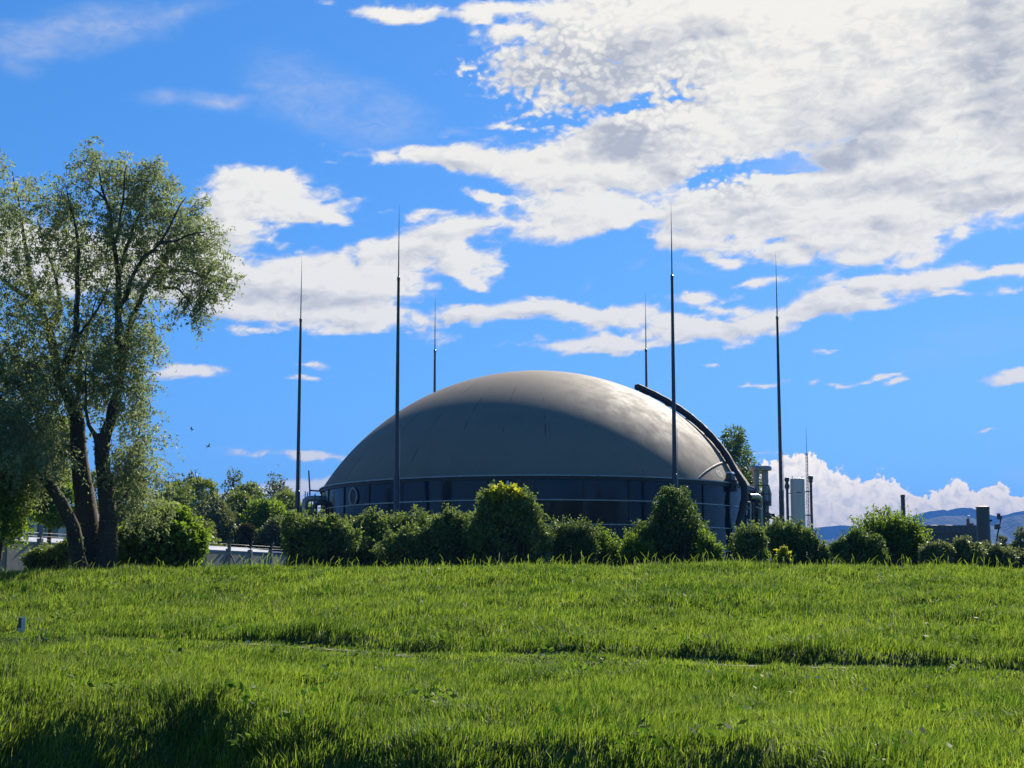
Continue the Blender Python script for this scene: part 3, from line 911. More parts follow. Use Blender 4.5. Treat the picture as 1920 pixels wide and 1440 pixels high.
# ---------------------------------------------------------------- lightning masts round the tank
def make_masts():
    spots = [('front left lightning mast, tallest in front of the grey dome', -30), ('front right lightning mast, rising in front of the air hose', 30),
             ('lightning mast standing alone left of the tank', -90), ('lightning mast right of the tank next to the white column', 90),
             ('rear left lightning mast rising behind the dome', -150), ('rear right lightning mast rising behind the hose end', 150)]
    r = 16.0
    proto = None
    for lab, a in spots:
        a -= 1.65
        loc = (TX + .1 + r * math.sin(R(a)), TY - r * math.cos(R(a)), 0)
        if proto is None:
            o = empty('lightning_mast', loc)
            MB().lathe([(.155, 0), (.155, 6.9), (.15, 7.0), (.128, 7.02), (.10, 14), (.075, 18.4), (.09, 18.42), (.09, 18.62), (.05, 18.66)], n=14).build('shaft', M['pole'], o, True)
            MB().lathe([(.040, 18.6), (.032, 20.2), (.016, 21.8), (.004, 23.0)], n=8).build('air_terminal', M['pole'], o, True)
            s = MB().lathe([(.36, 0), (.36, .05), (.17, .06)], n=14)
            for k in range(4):
                s.box((.25 * math.cos(k * 1.571), .25 * math.sin(k * 1.571), .09), (.05, .05, .06))
            s.build('base_plate', M['galv'], o)
            MB().tube([(.165, -.03, .1), (.165, -.03, 9.6)], .018, 5).build('earth_strap', M['galv'], o)
            proto = o
        else:
            o = proto.copy(); COL.objects.link(o); o.location = loc
            for ch in proto.children:
                c = ch.copy(); COL.objects.link(c); c.parent = o
        tag(o, lab, 'lightning mast', 'lightning masts round the tank')
make_masts()

# ---------------------------------------------------------------- white column, flare pipes, lattice mast
def make_column():
    Y = 132.0
    P = lambda px, py, dy=0: Vector(at(px, py, Y + dy))
    c = P(1498.5, 1040); top = P(1498.5, 897)
    t = empty('scrubber_column', (c.x, Y, 0))
    r = (P(1512, 950).x - P(1485, 950).x) / 2
    z = top.z
    MB().lathe([(r * 1.03, 0), (r * 1.03, 2.6), (r, 2.7), (r, z - .12), (r * .93, z - .04), (r * .6, z + .03), (.05, z + .06)], n=32).build('shell', M['white'], t, True)
    for x, y in ((-.42, 0), (.05, .2), (.38, -.1)):
        MB().tube([(x, y, z - .05), (x, y, z + .16)], .035, 8).build('nozzle', M['galv'], t)
    s = MB()
    for i, (x, w) in enumerate(((-.20, .05), (-.12, .07), (-.03, .04), (.04, .06), (.13, .05), (.20, .05))):
        ph_ = x / r
        s.box((r * math.sin(ph_), -r * math.cos(ph_) - .006, z - 1.22 + (.01 if i % 2 else -.01)), (w, .012, .10 if i % 2 else .07), ph_)
    s.build('nameplate_lettering', M['black'], t)
    tag(t, 'tall off-white cylindrical column with a domed top', 'column')
    for px, ptop, side, lab in ((1475, 897, 1, 'dark hooded pipe standing left of the off-white column'), (1519.5, 894, -1, 'dark hooded pipe standing right of the off-white column')):
        q = P(px, ptop); b = P(px, 1040)
        o = empty('hooded_pipe', (q.x, Y - .1, 0))
        MB().tube([(0, 0, 0), (0, 0, q.z - .35)], .115, 12).build('pipe', M['pole'], o, True)
        s = MB().lathe([(.12, -.95), (.20, -.78), (.21, -.62), (.14, -.45), (.13, -.30)], (0, 0, q.z), 14) if side > 0 else MB().lathe([(.13, -.5), (.18, -.42), (.18, -.3)], (0, 0, q.z), 14)
        s.lathe([(.13, -.30), (.20, -.20), (.22, -.06), (.17, .06), (.05, .10)], (0, 0, q.z), 14)
        s.build('hood', M['dpipe'], o, True)
        for zz in (q.z - 1.25, q.z - 3.2):
            MB().box((side * .36, 0, zz), (.62, .10, .08)).build('bracket', M['rust'], o)
        tag(o, lab, 'pipe', 'hooded pipes beside the off-white column')
    q = P(1512.5, 849, 1.5); tip = P(1511, 800, 1.5)
    o = empty('lattice_mast', (q.x, Y + 1.5, 0))
    s = MB()
    legs = [(.13 * math.cos(k * 2.094 + .5), .13 * math.sin(k * 2.094 + .5)) for k in range(3)]
    H = q.z
    for x, y in legs:
        s.tube([(x, y, 0), (x * .7, y * .7, H)], .02, 5)
    zz = 0.3
    while zz < H - .3:
        k = 1 - .3 * zz / H
        for i in range(3):
            a, b = legs[i], legs[(i + 1) % 3]
            s.tube([(a[0] * k, a[1] * k, zz), (b[0] * k, b[1] * k, zz + .28)], .010, 4)
        zz += .28
    s.build('lattice', M['pole'], o)
    MB().tube([(0, 0, H - .3), (0, 0, H + .9), (0, 0, tip.z)], [.022, .018, .008], 6).build('whip_aerial', M['pole'], o)
    tag(o, 'thin lattice mast with a whip aerial behind the off-white column', 'mast')
make_column()

# ---------------------------------------------------------------- buildings and works on the right
def make_right():
    Y = 165.0
    P = lambda px, py, dy=0: Vector(at(px, py, Y + dy))
    a, b = P(1715, 985), P(1856, 985)
    t = empty('works_building', ((a.x + b.x) / 2, Y, 0))
    w = b.x - a.x
    z1, z0 = P(1800, 985).z, P(1800, 1000).z
    MB().box((0, 5, z0 / 2), (w - .3, 10, z0)).build('wall', M['darker'], t)
    MB().box((0, 5, (z0 + z1) / 2 + .002), (w, 10.3, z1 - z0)).build('parapet', M['dark'], t)
    for k in range(14):
        MB().box((-w / 2 + .4 + k * (w - .8) / 13, -.17, (z0 + z1) / 2), (.05, .03, z1 - z0 - .1)).build('cladding_joint', M['darker'], t)
    for px in (1765, 1793):
        MB().lathe([(.7, -.02), (.66, .09), (.4, .15)], (P(px, 984).x - t.location.x, 3, z1), 16).build('rooflight', M['rust'], t, True)
    x = P(1820, 970).x - t.location.x
    zt = P(1820, 972).z
    v = MB().tube([(x, 1, z1 - .1), (x, 1, zt)], .16, 12).build('vent_pipe', M['rust'], t, True)
    MB().lathe([(.20, 0), (.22, .12), (.16, .34), (.05, .38)], (x + .06, 1, zt), 14).build('hood', M['lampglass'], v, True)
    x2 = P(1829, 982).x - t.location.x
    MB().box((x2, 2, z1 + .14), (.5, 1, .28)).build('roof_box', M['dark'], t)
    tag(t, 'long low dark building with a two-tone front behind the right hedge', 'building')
    # silo
    Y2 = 118.0
    Q = lambda px, py: Vector(at(px, py, Y2))
    c, tp = Q(1847, 1040), Q(1845.5, 951)
    r1 = (Q(1857.5, 960).x - Q(1833, 960).x) / 2
    o = empty('slim_silo', (c.x - .04, Y2, 0))
    MB().lathe([(r1 * 1.06, 0), (r1 * 1.04, 1.5), (r1, tp.z - .1), (r1, tp.z)], n=28).build('shell', M['silo'], o, True)
    MB().lathe([(r1 * 1.04, tp.z - .06), (r1 * 1.05, tp.z + .02), (r1 * .5, tp.z + .08)], n=28).build('lid', M['rust'], o, True)
    s = MB()
    s.box((r1 + .06, -.1, tp.z - 1.0), (.14, .14, .14))
    s.build('bracket', M['black'], o)
    tag(o, 'plain dark cylindrical silo in front of the low dark building', 'silo')
    # floodlight mast
    Y3 = 100.0
    S = lambda px, py: Vector(at(px, py, Y3))
    b0 = S(1866, 1040); t0 = S(1878, 968)
    o = empty('floodlight_mast', (b0.x, Y3, 0))
    L = lambda px, py: Vector((S(px, py).x - b0.x, 0, S(px, py).z))
    pole = [Vector((0, 0, 0)), L(1868, 1020), L(1871, 1000), L(1874, 985), L(1878, 968)]
    MB().tube(pole, [.06, .055, .05, .045, .04], 8).build('pole', M['black'], o, True)
    for (px, py, wd, hh) in ((1869.5, 988, .30, .30), (1872.5, 969, .18, .33)):
        q = L(px, py)
        s = MB().box(q, (wd, .26, hh), 0, .9)
        s.tube([q + Vector((wd / 2 - .02, 0, 0)), q + Vector((wd / 2 + .10, 0, -.04))], .03, 6)
        fl = s.build('floodlight', M['dpipe'], o)
        MB().box(q + Vector((0, 0, hh / 2 + .035)), (wd * .95, .25, .05)).build('cover', M['lampglass'], fl)
    tag(o, 'leaning black mast with two floodlights right of the dark silo', 'floodlight mast')
    # brick chimney
    Y4 = 210.0
    T = lambda px, py: Vector(at(px, py, Y4))
    tp = T(1694, 928); wd = T(1698, 950).x - T(1690, 950).x
    o = empty('chimney', (T(1695, 1000).x, Y4, 0))
    m, g, b = mat('chimney_brick', (.12, .07, .055), .85)
    bt = g.n('ShaderNodeTexBrick')
    co = g.n('ShaderNodeTexCoord').outputs['Object']
    cm = g.n('ShaderNodeCombineXYZ'); sx = g.n('ShaderNodeSeparateXYZ'); g.put(sx.inputs[0], co)
    g.put(cm.inputs[0], g.m('MULTIPLY', g.m('ARCTAN2', sx.outputs[0], sx.outputs[1]), .3)); g.put(cm.inputs[1], sx.outputs[2])
    g.put(bt.inputs['Vector'], cm.outputs[0]); bt.inputs['Scale'].default_value = 4
    bt.inputs['Color1'].default_value = (.09, .055, .045, 1); bt.inputs['Color2'].default_value = (.13, .075, .06, 1); bt.inputs['Mortar'].default_value = (.05, .045, .04, 1)
    g.put(b.inputs['Base Color'], bt.outputs[0])
    MB().lathe([(wd * .56, 0), (wd * .48, tp.z - .3)], n=20).build('stack', m, o, True)
    MB().lathe([(wd * .54, 0), (wd * .56, .15), (wd * .52, .32), (wd * .3, .33)], (0, 0, tp.z - .3), 20).build('cap', M['darker'], o, True)
    s = MB()
    for k in range(26):
        s.box((.0, -wd * .58, 1 + k * (tp.z - 1.6) / 26), (.30, .05, .05))
    for x in (-.15, .15):
        s.box((x, -wd * .58, tp.z / 2), (.04, .06, tp.z - .8))
    s.build('climbing_ladder', M['rail'], o)
    tag(o, 'slender dark brick chimney with climbing rungs far behind the right bushes', 'chimney')
make_right()

# ---------------------------------------------------------------- wall and buildings on the left
def make_left():
    A, B = np.array([-21.5, 49.5]), np.array([-9.4, 81.0])
    A = A - (B - A) * .25
    L = np.linalg.norm(B - A); d = (B - A) / L
    ang = math.atan2(d[1], d[0])
    t = empty('concrete_wall', (A[0], A[1], 0), ang)
    H = 2.0
    n = 22
    s = MB(); j = MB()
    for k in range(n):
        x0, x1 = L * k / n, L * (k + 1) / n
        s.box(((x0 + x1) / 2, 0, H / 2 + random.Random(k).uniform(-.015, .015)), (x1 - x0 - .03, .14, H))
    s.build('wall_panels', M['concrete'], t)
    for k in range(n + 1):
        p = MB().box((L * k / n, -.02, (H + .18) / 2), (.13, .2, H + .18))
        p.tube([(L * k / n, 0, H + .1), (L * k / n, -.16, H + .55)], .03, 6)
        p.build('post', M['concrete'], t)
    for h_, o_ in ((.14, -.03), (.26, -.07), (.38, -.11)):
        s = MB().tube([(0, o_, H + h_), (L, o_, H + h_)], .005, 4)
        for k in range(int(L / .5)):
            s.tube([(k * .5, o_ - .02, H + h_ - .02), (k * .5 + .01, o_ + .02, H + h_ + .02)], .004, 3)
        s.build('barbed_wire', M['darker'], t)
    tag(t, 'weathered concrete panel wall topped with barbed wire behind the willow', 'wall')
    # service post in front of the wall
    q = at(430, 1020, 62)
    o = empty('service_post', (q[0], 62, 0))
    zt = q[2]
    s = MB().tube([(0, 0, 0), (0, 0, zt)], .07, 8)
    s.build('post', M['concrete'], o)
    s = MB()
    s.tube([(-.45, 0, zt + .05), (.15, 0, zt + .12)], .05, 6); s.tube([(.05, 0, zt - .4), (.35, 0, zt - 1.0), (.45, 0, zt - 1.5)], .03, 6); s.tube([(0, 0, zt - .3), (-.25, 0, zt - .9)], .025, 6)
    s.build('crossarm', M['rail'], o)
    tag(o, 'short concrete service post with a crossarm in front of the wall', 'post')
    # long low shed with a pale roof edge
    A2, B2 = np.array([-27.5, 66.0]), np.array([-13.2, 97.0])
    A2 = A2 - (B2 - A2) * .3
    L2 = np.linalg.norm(B2 - A2); d2 = (B2 - A2) / L2; ang2 = math.atan2(d2[1], d2[0])
    o = empty('long_shed', (A2[0], A2[1], 0), ang2)
    MB().box((L2 / 2, 4, 1.25), (L2, 8, 2.5)).build('wall', M['shed'], o)
    s = MB()
    s.add([(0 - .2, -.35, 2.5), (L2 + .2, -.35, 2.5), (L2 + .2, -.35, 2.62), (-.2, -.35, 2.62), (-.2, 3.9, 3.05), (L2 + .2, 3.9, 3.05), (-.2, 8.3, 2.6), (L2 + .2, 8.3, 2.6), (-.2, 8.3, 2.5), (L2 + .2, 8.3, 2.5)],
          [(0, 1, 2, 3), (3, 2, 5, 4), (4, 5, 7, 6), (6, 7, 9, 8), (8, 9, 1, 0), (0, 3, 4, 6, 8), (1, 9, 7, 5, 2)])
    s.build('roof', M['shedroof'], o)
    for k in range(1, 20):
        MB().box((L2 * k / 20, -.02, 1.25), (.06, .05, 2.45)).build('cladding_joint', M['darker'], o)
    tag(o, 'long low blue-grey shed with a pale metal roof behind the concrete wall', 'shed')
    # taller glazed building at the far left
    Y = 104.0
    P = lambda px, py: Vector(at(px, py, Y))
    x0, x1 = P(-120, 960).x, P(132, 960).x
    z = P(60, 958).z
    o = empty('glazed_building', ((x0 + x1) / 2, Y, 0))
    w = x1 - x0
    m, g, b = mat('tinted_facade_glass', (.10, .14, .14), .12, 0, .6)
    co = g.n('ShaderNodeTexCoord').outputs['Object']
    g.put(b.inputs['Base Color'], g.mix(g.noise(co, .5, 3, .5), (.08, .11, .115), (.17, .21, .21)))
    MB().box((0, 5, z / 2), (w - .1, 10, z - .3)).build('facade_glass', m, o)
    MB().box((0, 5, z), (w + .3, 10.5, .32)).build('roof_slab', M['shed'], o)
    for k in range(10):
        MB().box((-w / 2 + (k + .5) * w / 10, -.12, z / 2 - .1), (.22 if k % 3 else .5, .2, z - .4)).build('pilaster', M['white'], o)
    for hz in (.45, .72):
        MB().box((0, -.06, z * hz), (w - .2, .10, .10)).build('transom', M['shed'], o)
    tag(o, 'grey-green glazed building with pale pilasters behind the willow trunks', 'building')
    # marker stone in the meadow
    q = at(41, 1176, 33.0)
    zt = at(41, 1157, 33.0)[2]
    gz = float(ground_z(q[0], 33.0))
    o = empty('marker_post', (q[0], 33.0, gz), R(-28))
    MB().box((0, 0, (zt - gz) / 2), (.10, .10, zt - gz), 0, .97).build('shaft', weathered('pale_marker_plastic', (.55, .55, .52), .6), o)
    MB().box((-.008, -.052, (zt - gz) - .12), (.072, .012, .20)).build('dark_plate', M['darker'], o)
    tag(o, 'short white marker post with a dark plate in the grass', 'marker post')
make_left()

# ---------------------------------------------------------------- foliage helpers
def quads_from(c, size, rng, up=None, droop=0.0, ratio=.5, outward=None, flat=.0):
    """leaf quads (kite shaped) at centres c with random orientation"""
    n = len(c)
    d = rng.normal(0, 1, (n, 3))
    if outward is not None:
        d = d * (1 - flat) + outward * flat * 1.8
    d[:, 2] -= droop
    d /= np.linalg.norm(d, axis=1)[:, None] + 1e-9
    e = np.cross(d, rng.normal(0, 1, (n, 3)))
    e /= np.linalg.norm(e, axis=1)[:, None] + 1e-9
    s = (size * rng.uniform(.6, 1.35, n))[:, None]
    a, b = d * s, e * s * ratio * .5
    m = c + a * .45
    V = np.stack([c, m + b, c + a, m - b], 1).reshape(-1, 3)
    return V, np.arange(n)[:, None] * 4 + np.arange(4)[None]

def lobed_points(lobes, n, rng, rough=.16, shell=.30, sprig=.0, low=0.0):
    """points near the surfaces of a union of ellipsoids (cx,cy,cz,rx,ry,rz), and their outward directions"""
    lobes = np.array(lobes, float)
    area = (lobes[:, 3] * lobes[:, 4] + lobes[:, 3] * lobes[:, 5] + lobes[:, 4] * lobes[:, 5])
    li = rng.choice(len(lobes), int(n * 1.7), p=area / area.sum())
    d = rng.normal(0, 1, (len(li), 3)); d /= np.linalg.norm(d, axis=1)[:, None]
    L = lobes[li]
    r = 1 - np.abs(rng.normal(0, shell, len(li)))
    bump = fbm(d[:, 0] * 2.2 + li * 3.1, d[:, 2] * 2.2 + d[:, 1] * 1.7, 3, .6, 91) * rough * 2.0
    r = np.clip(r, .05, 1) * (1 + bump)
    p = L[:, :3] + d * L[:, 3:] * r[:, None]
    # drop what is deep inside another lobe
    keep = np.ones(len(p), bool)
    for k in range(len(lobes)):
        q = (p - lobes[k, :3]) / lobes[k, 3:]
        keep &= (np.einsum('ij,ij->i', q, q) > .30) | (rng.random(len(p)) < .25)
    keep &= p[:, 2] > low
    p, d = p[keep][:n], d[keep][:n]
    return p, d

def tubes(paths, name, m, parent, smooth=True):
    s = MB()
    for pts, rad, n in paths:
        s.tube(pts, rad, n, cap=False)
    return s.build(name, m, parent, smooth, auto=False)

BARK = weathered('furrowed_bark', (.075, .058, .045), .9, 0, .7, 2.5, (.035, .028, .022), bump=.9, streaks=True, spec=.2)
BARK2 = weathered('mossy_twig_bark', (.07, .06, .04), .9, 0, .6, 5, (.04, .04, .02), spec=.2)
LEAF = {
    'willow': leafy_mat('willow_leaf', (.135, .175, .085), (.290, .335, .175), .45, .6, .2, (1.15, 1.15, .75)),
    'hedge': leafy_mat('hedge_leaf', (.085, .145, .045), (.200, .280, .092), .36, .6, .2),
    'dark': leafy_mat('thuja_leaf', (.062, .120, .034), (.145, .215, .066), .32, .6, .2),
    'bright': leafy_mat('maple_leaf', (.085, .160, .022), (.180, .280, .040), .5, .6, .2),
    'yellow': leafy_mat('young_yellow_leaf', (.20, .26, .02), (.38, .40, .04), .5, .6, .2),
    'wood': leafy_mat('woodland_leaf', (.110, .160, .042), (.225, .290, .075), .32, .55, .25),
    'woodgrey': leafy_mat('grey_willow_leaf', (.085, .115, .060), (.150, .190, .100), .32, .55, .25),
    'grey': leafy_mat('grey_green_leaf', (.100, .135, .065), (.200, .245, .115), .32, .5, .3),
    'conifer': leafy_mat('reddish_dark_leaf', (.045, .050, .025), (.080, .080, .040), .2, .6, .2),
}
LEAF['ivy'] = LEAF['hedge']

def shrub(name, label, cat, loc, lobes, n, leaf, size, seed, group=None, sprigs=0, sprig_len=.6, shell=.22, rough=.16, stem_r=.05, tip=None, ratio=.55, nclump=0):
    """bush: stems and leafy crown; lobes are relative to loc (on the ground)"""
    rng = np.random.default_rng(seed)
    o = empty(name, loc)
    size = size * 1.45
    p, d = lobed_points(lobes, n, rng, rough * 1.5, shell, low=.02)
    clump = fbm(p[:, 0] * 1.7 + seed, p[:, 2] * 1.7 + p[:, 1], 3, .6, seed)
    keep = rng.random(len(p)) < np.clip(.80 + clump * 1.1, .12, 1)
    p, d, clump = p[keep], d[keep], clump[keep]
    V, Q = quads_from(p, size, rng, droop=.1, ratio=ratio, outward=d, flat=.4)
    T = np.clip(.45 + clump * .9 + rng.normal(0, .2, len(p)), 0, 1)
    T = np.repeat(T, 4)
    stems = []
    lob = np.array(lobes, float)
    base0 = np.array([0, 0, 0.])
    for L in lob:
        for k in range(3):
            st = np.array([L[0] * .35 + rng.normal(0, .12), L[1] * .35 + rng.normal(0, .12), 0.])
            en = L[:3] + rng.normal(0, .35, 3) * L[3:]
            en[2] = max(en[2], .3)
            md = (st + en) / 2 + rng.normal(0, .1, 3)
            stems.append(([st, md, en], [stem_r, stem_r * .6, stem_r * .2], 5))
    sprigs = int(sprigs * 1.4)
    if sprigs:
        li = rng.integers(0, len(lob), sprigs)
        sd = rng.normal(0, 1, (sprigs, 3)); sd[:, 2] = np.abs(sd[:, 2]) * 1.3; sd /= np.linalg.norm(sd, axis=1)[:, None]
        s0 = lob[li, :3] + sd * lob[li, 3:] * .88
        ln = rng.uniform(.3, 1, sprigs)[:, None] * sprig_len * .85
        dd = sd * .6 + np.array([0, 0, .75]) + rng.normal(0, .22, (sprigs, 3)); dd /= np.linalg.norm(dd, axis=1)[:, None]
        per = 16
        f = rng.random((sprigs, per, 1))
        c = s0[:, None] + dd[:, None] * ln[:, None] * f + rng.normal(0, size * .45, (sprigs, per, 3)) * (1.15 - f * .6)
        V2, Q2 = quads_from(c.reshape(-1, 3), size * .9, rng, ratio=ratio)
        Q = np.concatenate([Q, Q2 + len(V)]); V = np.concatenate([V, V2]); T = np.concatenate([T, np.repeat(np.clip(rng.normal(.7, .2, sprigs * per), 0, 1), 4)])
        for i in range(sprigs):
            stems.append(([s0[i], s0[i] + dd[i] * ln[i]], [.010, .004], 3))
    tubes(stems, 'stems', BARK2, o)
    np_mesh('foliage', V, Q, LEAF[leaf], o, attrs=dict(tint=T))
    if tip is not None:
        p2, d2 = lobed_points(tip, 420, rng, .2, .5)
        V3, Q3 = quads_from(p2, size * 1.5, rng, ratio=.8)
        np_mesh('young_shoots', V3, Q3, LEAF['yellow'], o, attrs=dict(tint=np.repeat(rng.random(len(p2)), 4)))
    tag(o, label, cat, group)
    return o

HG = 'bushes in front of the tank'
def px_bush(name, label, cat, Y, parts, n, leaf, size, seed, depth=.8, **kw):
    """lobes given by photo pixels: (cx, cy, rx, ry[, dy])"""
    if kw.get('group') == 'grey-green shrubs on the right':
        parts = [(p[0], p[1] + 8) + tuple(p[2:]) for p in parts]
    if kw.get('group') == HG:
        parts = [(p[0], p[1] + 10) + tuple(p[2:]) for p in parts]
    s = Y / F
    cx = np.mean([p[0] for p in parts])
    base = at(cx, 1040, Y)
    loc = np.array([base[0], Y, float(ground_z(base[0], Y))])
    rng = np.random.default_rng(seed + 999)
    lobes = []
    for p in parts:
        c = at(p[0], p[1], Y)
        dy = p[4] if len(p) > 4 else 0
        rx, ry = p[2] * s, p[3] * s
        # break every big lobe into a handful of smaller ones so the outline is uneven
        lobes.append((c[0] - loc[0], dy, c[2] - loc[2], rx * .72, max(rx, ry) * depth * .75, ry * .76))
        k = 15
        for i in range(k):
            th = rng.uniform(-.45, math.pi + .45)
            f = rng.uniform(.45, .86)
            q = rng.uniform(.17, .42)
            lobes.append((c[0] - loc[0] + rx * f * math.cos(th), dy + rng.uniform(-.6, .6) * max(rx, ry) * depth, c[2] - loc[2] + ry * f * math.sin(th), rx * q, max(rx, ry) * q * depth, ry * q * rng.uniform(.8, 1.1)))
    # skirt down to the ground
    zmin = min(l[2] - l[5] for l in lobes)
    if zmin > .3:
        for p in parts:
            c = at(p[0], p[1], Y)
            lobes.append((c[0] - loc[0], 0, max(zmin, .6) * .6, p[2] * s * .90, p[2] * s * .9 * depth, max(zmin, .6) * .75))
    return shrub(name, label, cat, tuple(loc), lobes, n, leaf, size, seed, **kw)

HG = 'bushes in front of the tank'
px_bush('bush', 'broad bright green leafy bush just right of the willow trunk', 'bush', 50, [(300, 1015, 78, 46), (325, 985, 45, 28), (250, 1020, 40, 34), (355, 1030, 28, 34)], 22000, 'bright', .105, 1, ratio=.75, sprigs=110, sprig_len=.5, shell=.25)
px_bush('hedge', 'low ragged hedge left of the willow trunk', 'hedge', 51.5, [(85, 1045, 38, 18), (118, 1040, 24, 24), (62, 1052, 20, 12)], 8000, 'hedge', .07, 2, sprigs=60, sprig_len=.35)
px_bush('shrub', 'dark shrub at the left end of the tank hedge, beside the shed', 'shrub', 60, [(578, 1010, 50, 52), (556, 985, 28, 30), (618, 1000, 34, 40), (645, 1005, 36, 38)], 26000, 'hedge', .085, 3, group=HG, sprigs=110, depth=.9)
px_bush('shrub', 'wide shrub below the front left mast', 'shrub', 62, [(700, 1005, 70, 48), (655, 1000, 36, 34), (752, 1000, 44, 38), (690, 975, 26, 20), (785, 1000, 44, 44)], 34000, 'hedge', .085, 4, group=HG, sprigs=150)
px_bush('shrub', 'sloping shrub with a paler left shoulder in the middle of the hedge', 'shrub', 58, [(810, 1015, 64, 46), (765, 1018, 54, 40), (850, 996, 52, 48), (890, 998, 52, 56), (835, 975, 24, 20)], 36000, 'hedge', .08, 5, group=HG, sprigs=150)
px_bush('shrub', 'tall rounded shrub topped with yellow young shoots', 'shrub', 57, [(945, 985, 62, 66), (925, 960, 38, 44), (975, 965, 36, 48), (1000, 1010, 34, 44), (905, 1010, 40, 44)], 36000, 'hedge', .08, 6, group=HG, sprigs=190, tip=None)
px_bush('shrub', 'compact round shrub right of the yellow-topped one', 'shrub', 58, [(1072, 1018, 42, 40), (1050, 1010, 22, 26), (1095, 1010, 24, 30)], 17000, 'dark', .07, 7, group=HG, sprigs=120, sprig_len=.8)
px_bush('shrub', 'small spindly shrub in the gap before the conical bush', 'shrub', 59, [(1140, 1030, 24, 30), (1128, 1015, 12, 24), (1165, 1040, 20, 20)], 6500, 'bright', .07, 8, group=HG, sprigs=90, sprig_len=.8, shell=.4)
px_bush('conical_bush', 'tall dense cone-shaped dark bush covering the foot of the front right mast', 'bush', 57, [(1258, 960, 42, 54), (1260, 1000, 66, 54), (1218, 1012, 46, 44), (1300, 1010, 36, 46), (1258, 930, 20, 22)], 40000, 'dark', .065, 9, group=HG, sprigs=200, sprig_len=.4)
px_bush('shrub', 'low straggling shrub against the left foot of the conical bush', 'shrub', 55.5, [(1195, 1028, 26, 28), (1180, 1040, 18, 20)], 6000, 'bright', .07, 10, group=HG, sprigs=80, sprig_len=.5, shell=.4)
px_bush('shrub', 'low straggling shrub against the right foot of the conical bush', 'shrub', 55.5, [(1325, 1022, 18, 34), (1340, 1040, 14, 16)], 5500, 'bright', .07, 11, group=HG, sprigs=70, sprig_len=.5, shell=.4)
px_bush('shrub', 'small round bush in front of the hose end', 'shrub', 57, [(1410, 1022, 36, 32), (1402, 1006, 20, 18)], 14000, 'hedge', .075, 12, group=HG, sprigs=90)
px_bush('shrub', 'broad dark bush below the right mast and off-white column', 'shrub', 59, [(1480, 1015, 48, 40), (1462, 1000, 30, 26), (1518, 1026, 32, 30), (1542, 1040, 18, 18)], 26000, 'hedge', .08, 13, group=HG, sprigs=140)
px_bush('shrub', 'rounded dark bush left of the loose leafy one on the right', 'shrub', 56, [(1602, 1024, 42, 34), (1625, 1026, 36, 32), (1582, 1036, 20, 22)], 22000, 'dark', .075, 14, group=HG, sprigs=110)
px_bush('shrub', 'loose leafy bush with long upright shoots right of the dark bushes', 'shrub', 60, [(1672, 1010, 56, 38), (1645, 998, 38, 24), (1705, 1018, 26, 36)], 16000, 'bright', .085, 15, group=HG, sprigs=220, sprig_len=1.0, shell=.45)
px_bush('weed', 'small yellow-green leafy weed in front of the broad dark bush', 'weed', 47, [(1470, 1046, 9, 9), (1468, 1038, 5, 6)], 420, 'yellow', .075, 16, sprigs=10, sprig_len=.2, shell=.6, ratio=.8)
GH = 'grey-green shrubs on the right'
for i, (cx, cy, rx, ry, lab) in enumerate([(1760, 1038, 34, 24, 'leftmost of the low grey-green shrubs, under the dark building'), (1815, 1036, 36, 28, 'low grey-green shrub in front of the dark silo'), (1868, 1042, 34, 22, 'low grey-green shrub under the floodlight mast'), (1925, 1048, 36, 16, 'rightmost low grey-green shrub at the edge of the view')]):
    px_bush('shrub', lab, 'shrub', 58 + i, [(cx, cy, rx, ry), (cx - 12, cy - 4, rx * .5, ry * .9)], 9500, 'grey', .085, 20 + i, group=GH, sprigs=60, sprig_len=.4)
# yellow shoots on the tall shrub
def yellow_top():
    rng = np.random.default_rng(66)
    par = [o for o in COL.objects if o.get('label') == 'tall rounded shrub topped with yellow young shoots'][0]
    P0 = np.array(par.location)
    for px, py, rx, ry in ((922, 928, 10, 12), (940, 922, 7, 13), (958, 921, 9, 10), (972, 932, 10, 10), (935, 938, 18, 8), (965, 940, 16, 8)):
        c = at(px, py - 4, 56.6) - P0
        cs = c + rng.normal(0, .45, (80, 3)) * np.array([rx * 57 / F, .3, ry * 57 / F])
        V, Q = quads_from(cs, .17, rng, ratio=.8)
        np_mesh('young_shoot', V, Q, LEAF['yellow'], par, attrs=dict(tint=np.repeat(rng.random(len(cs)), 4)))
yellow_top()

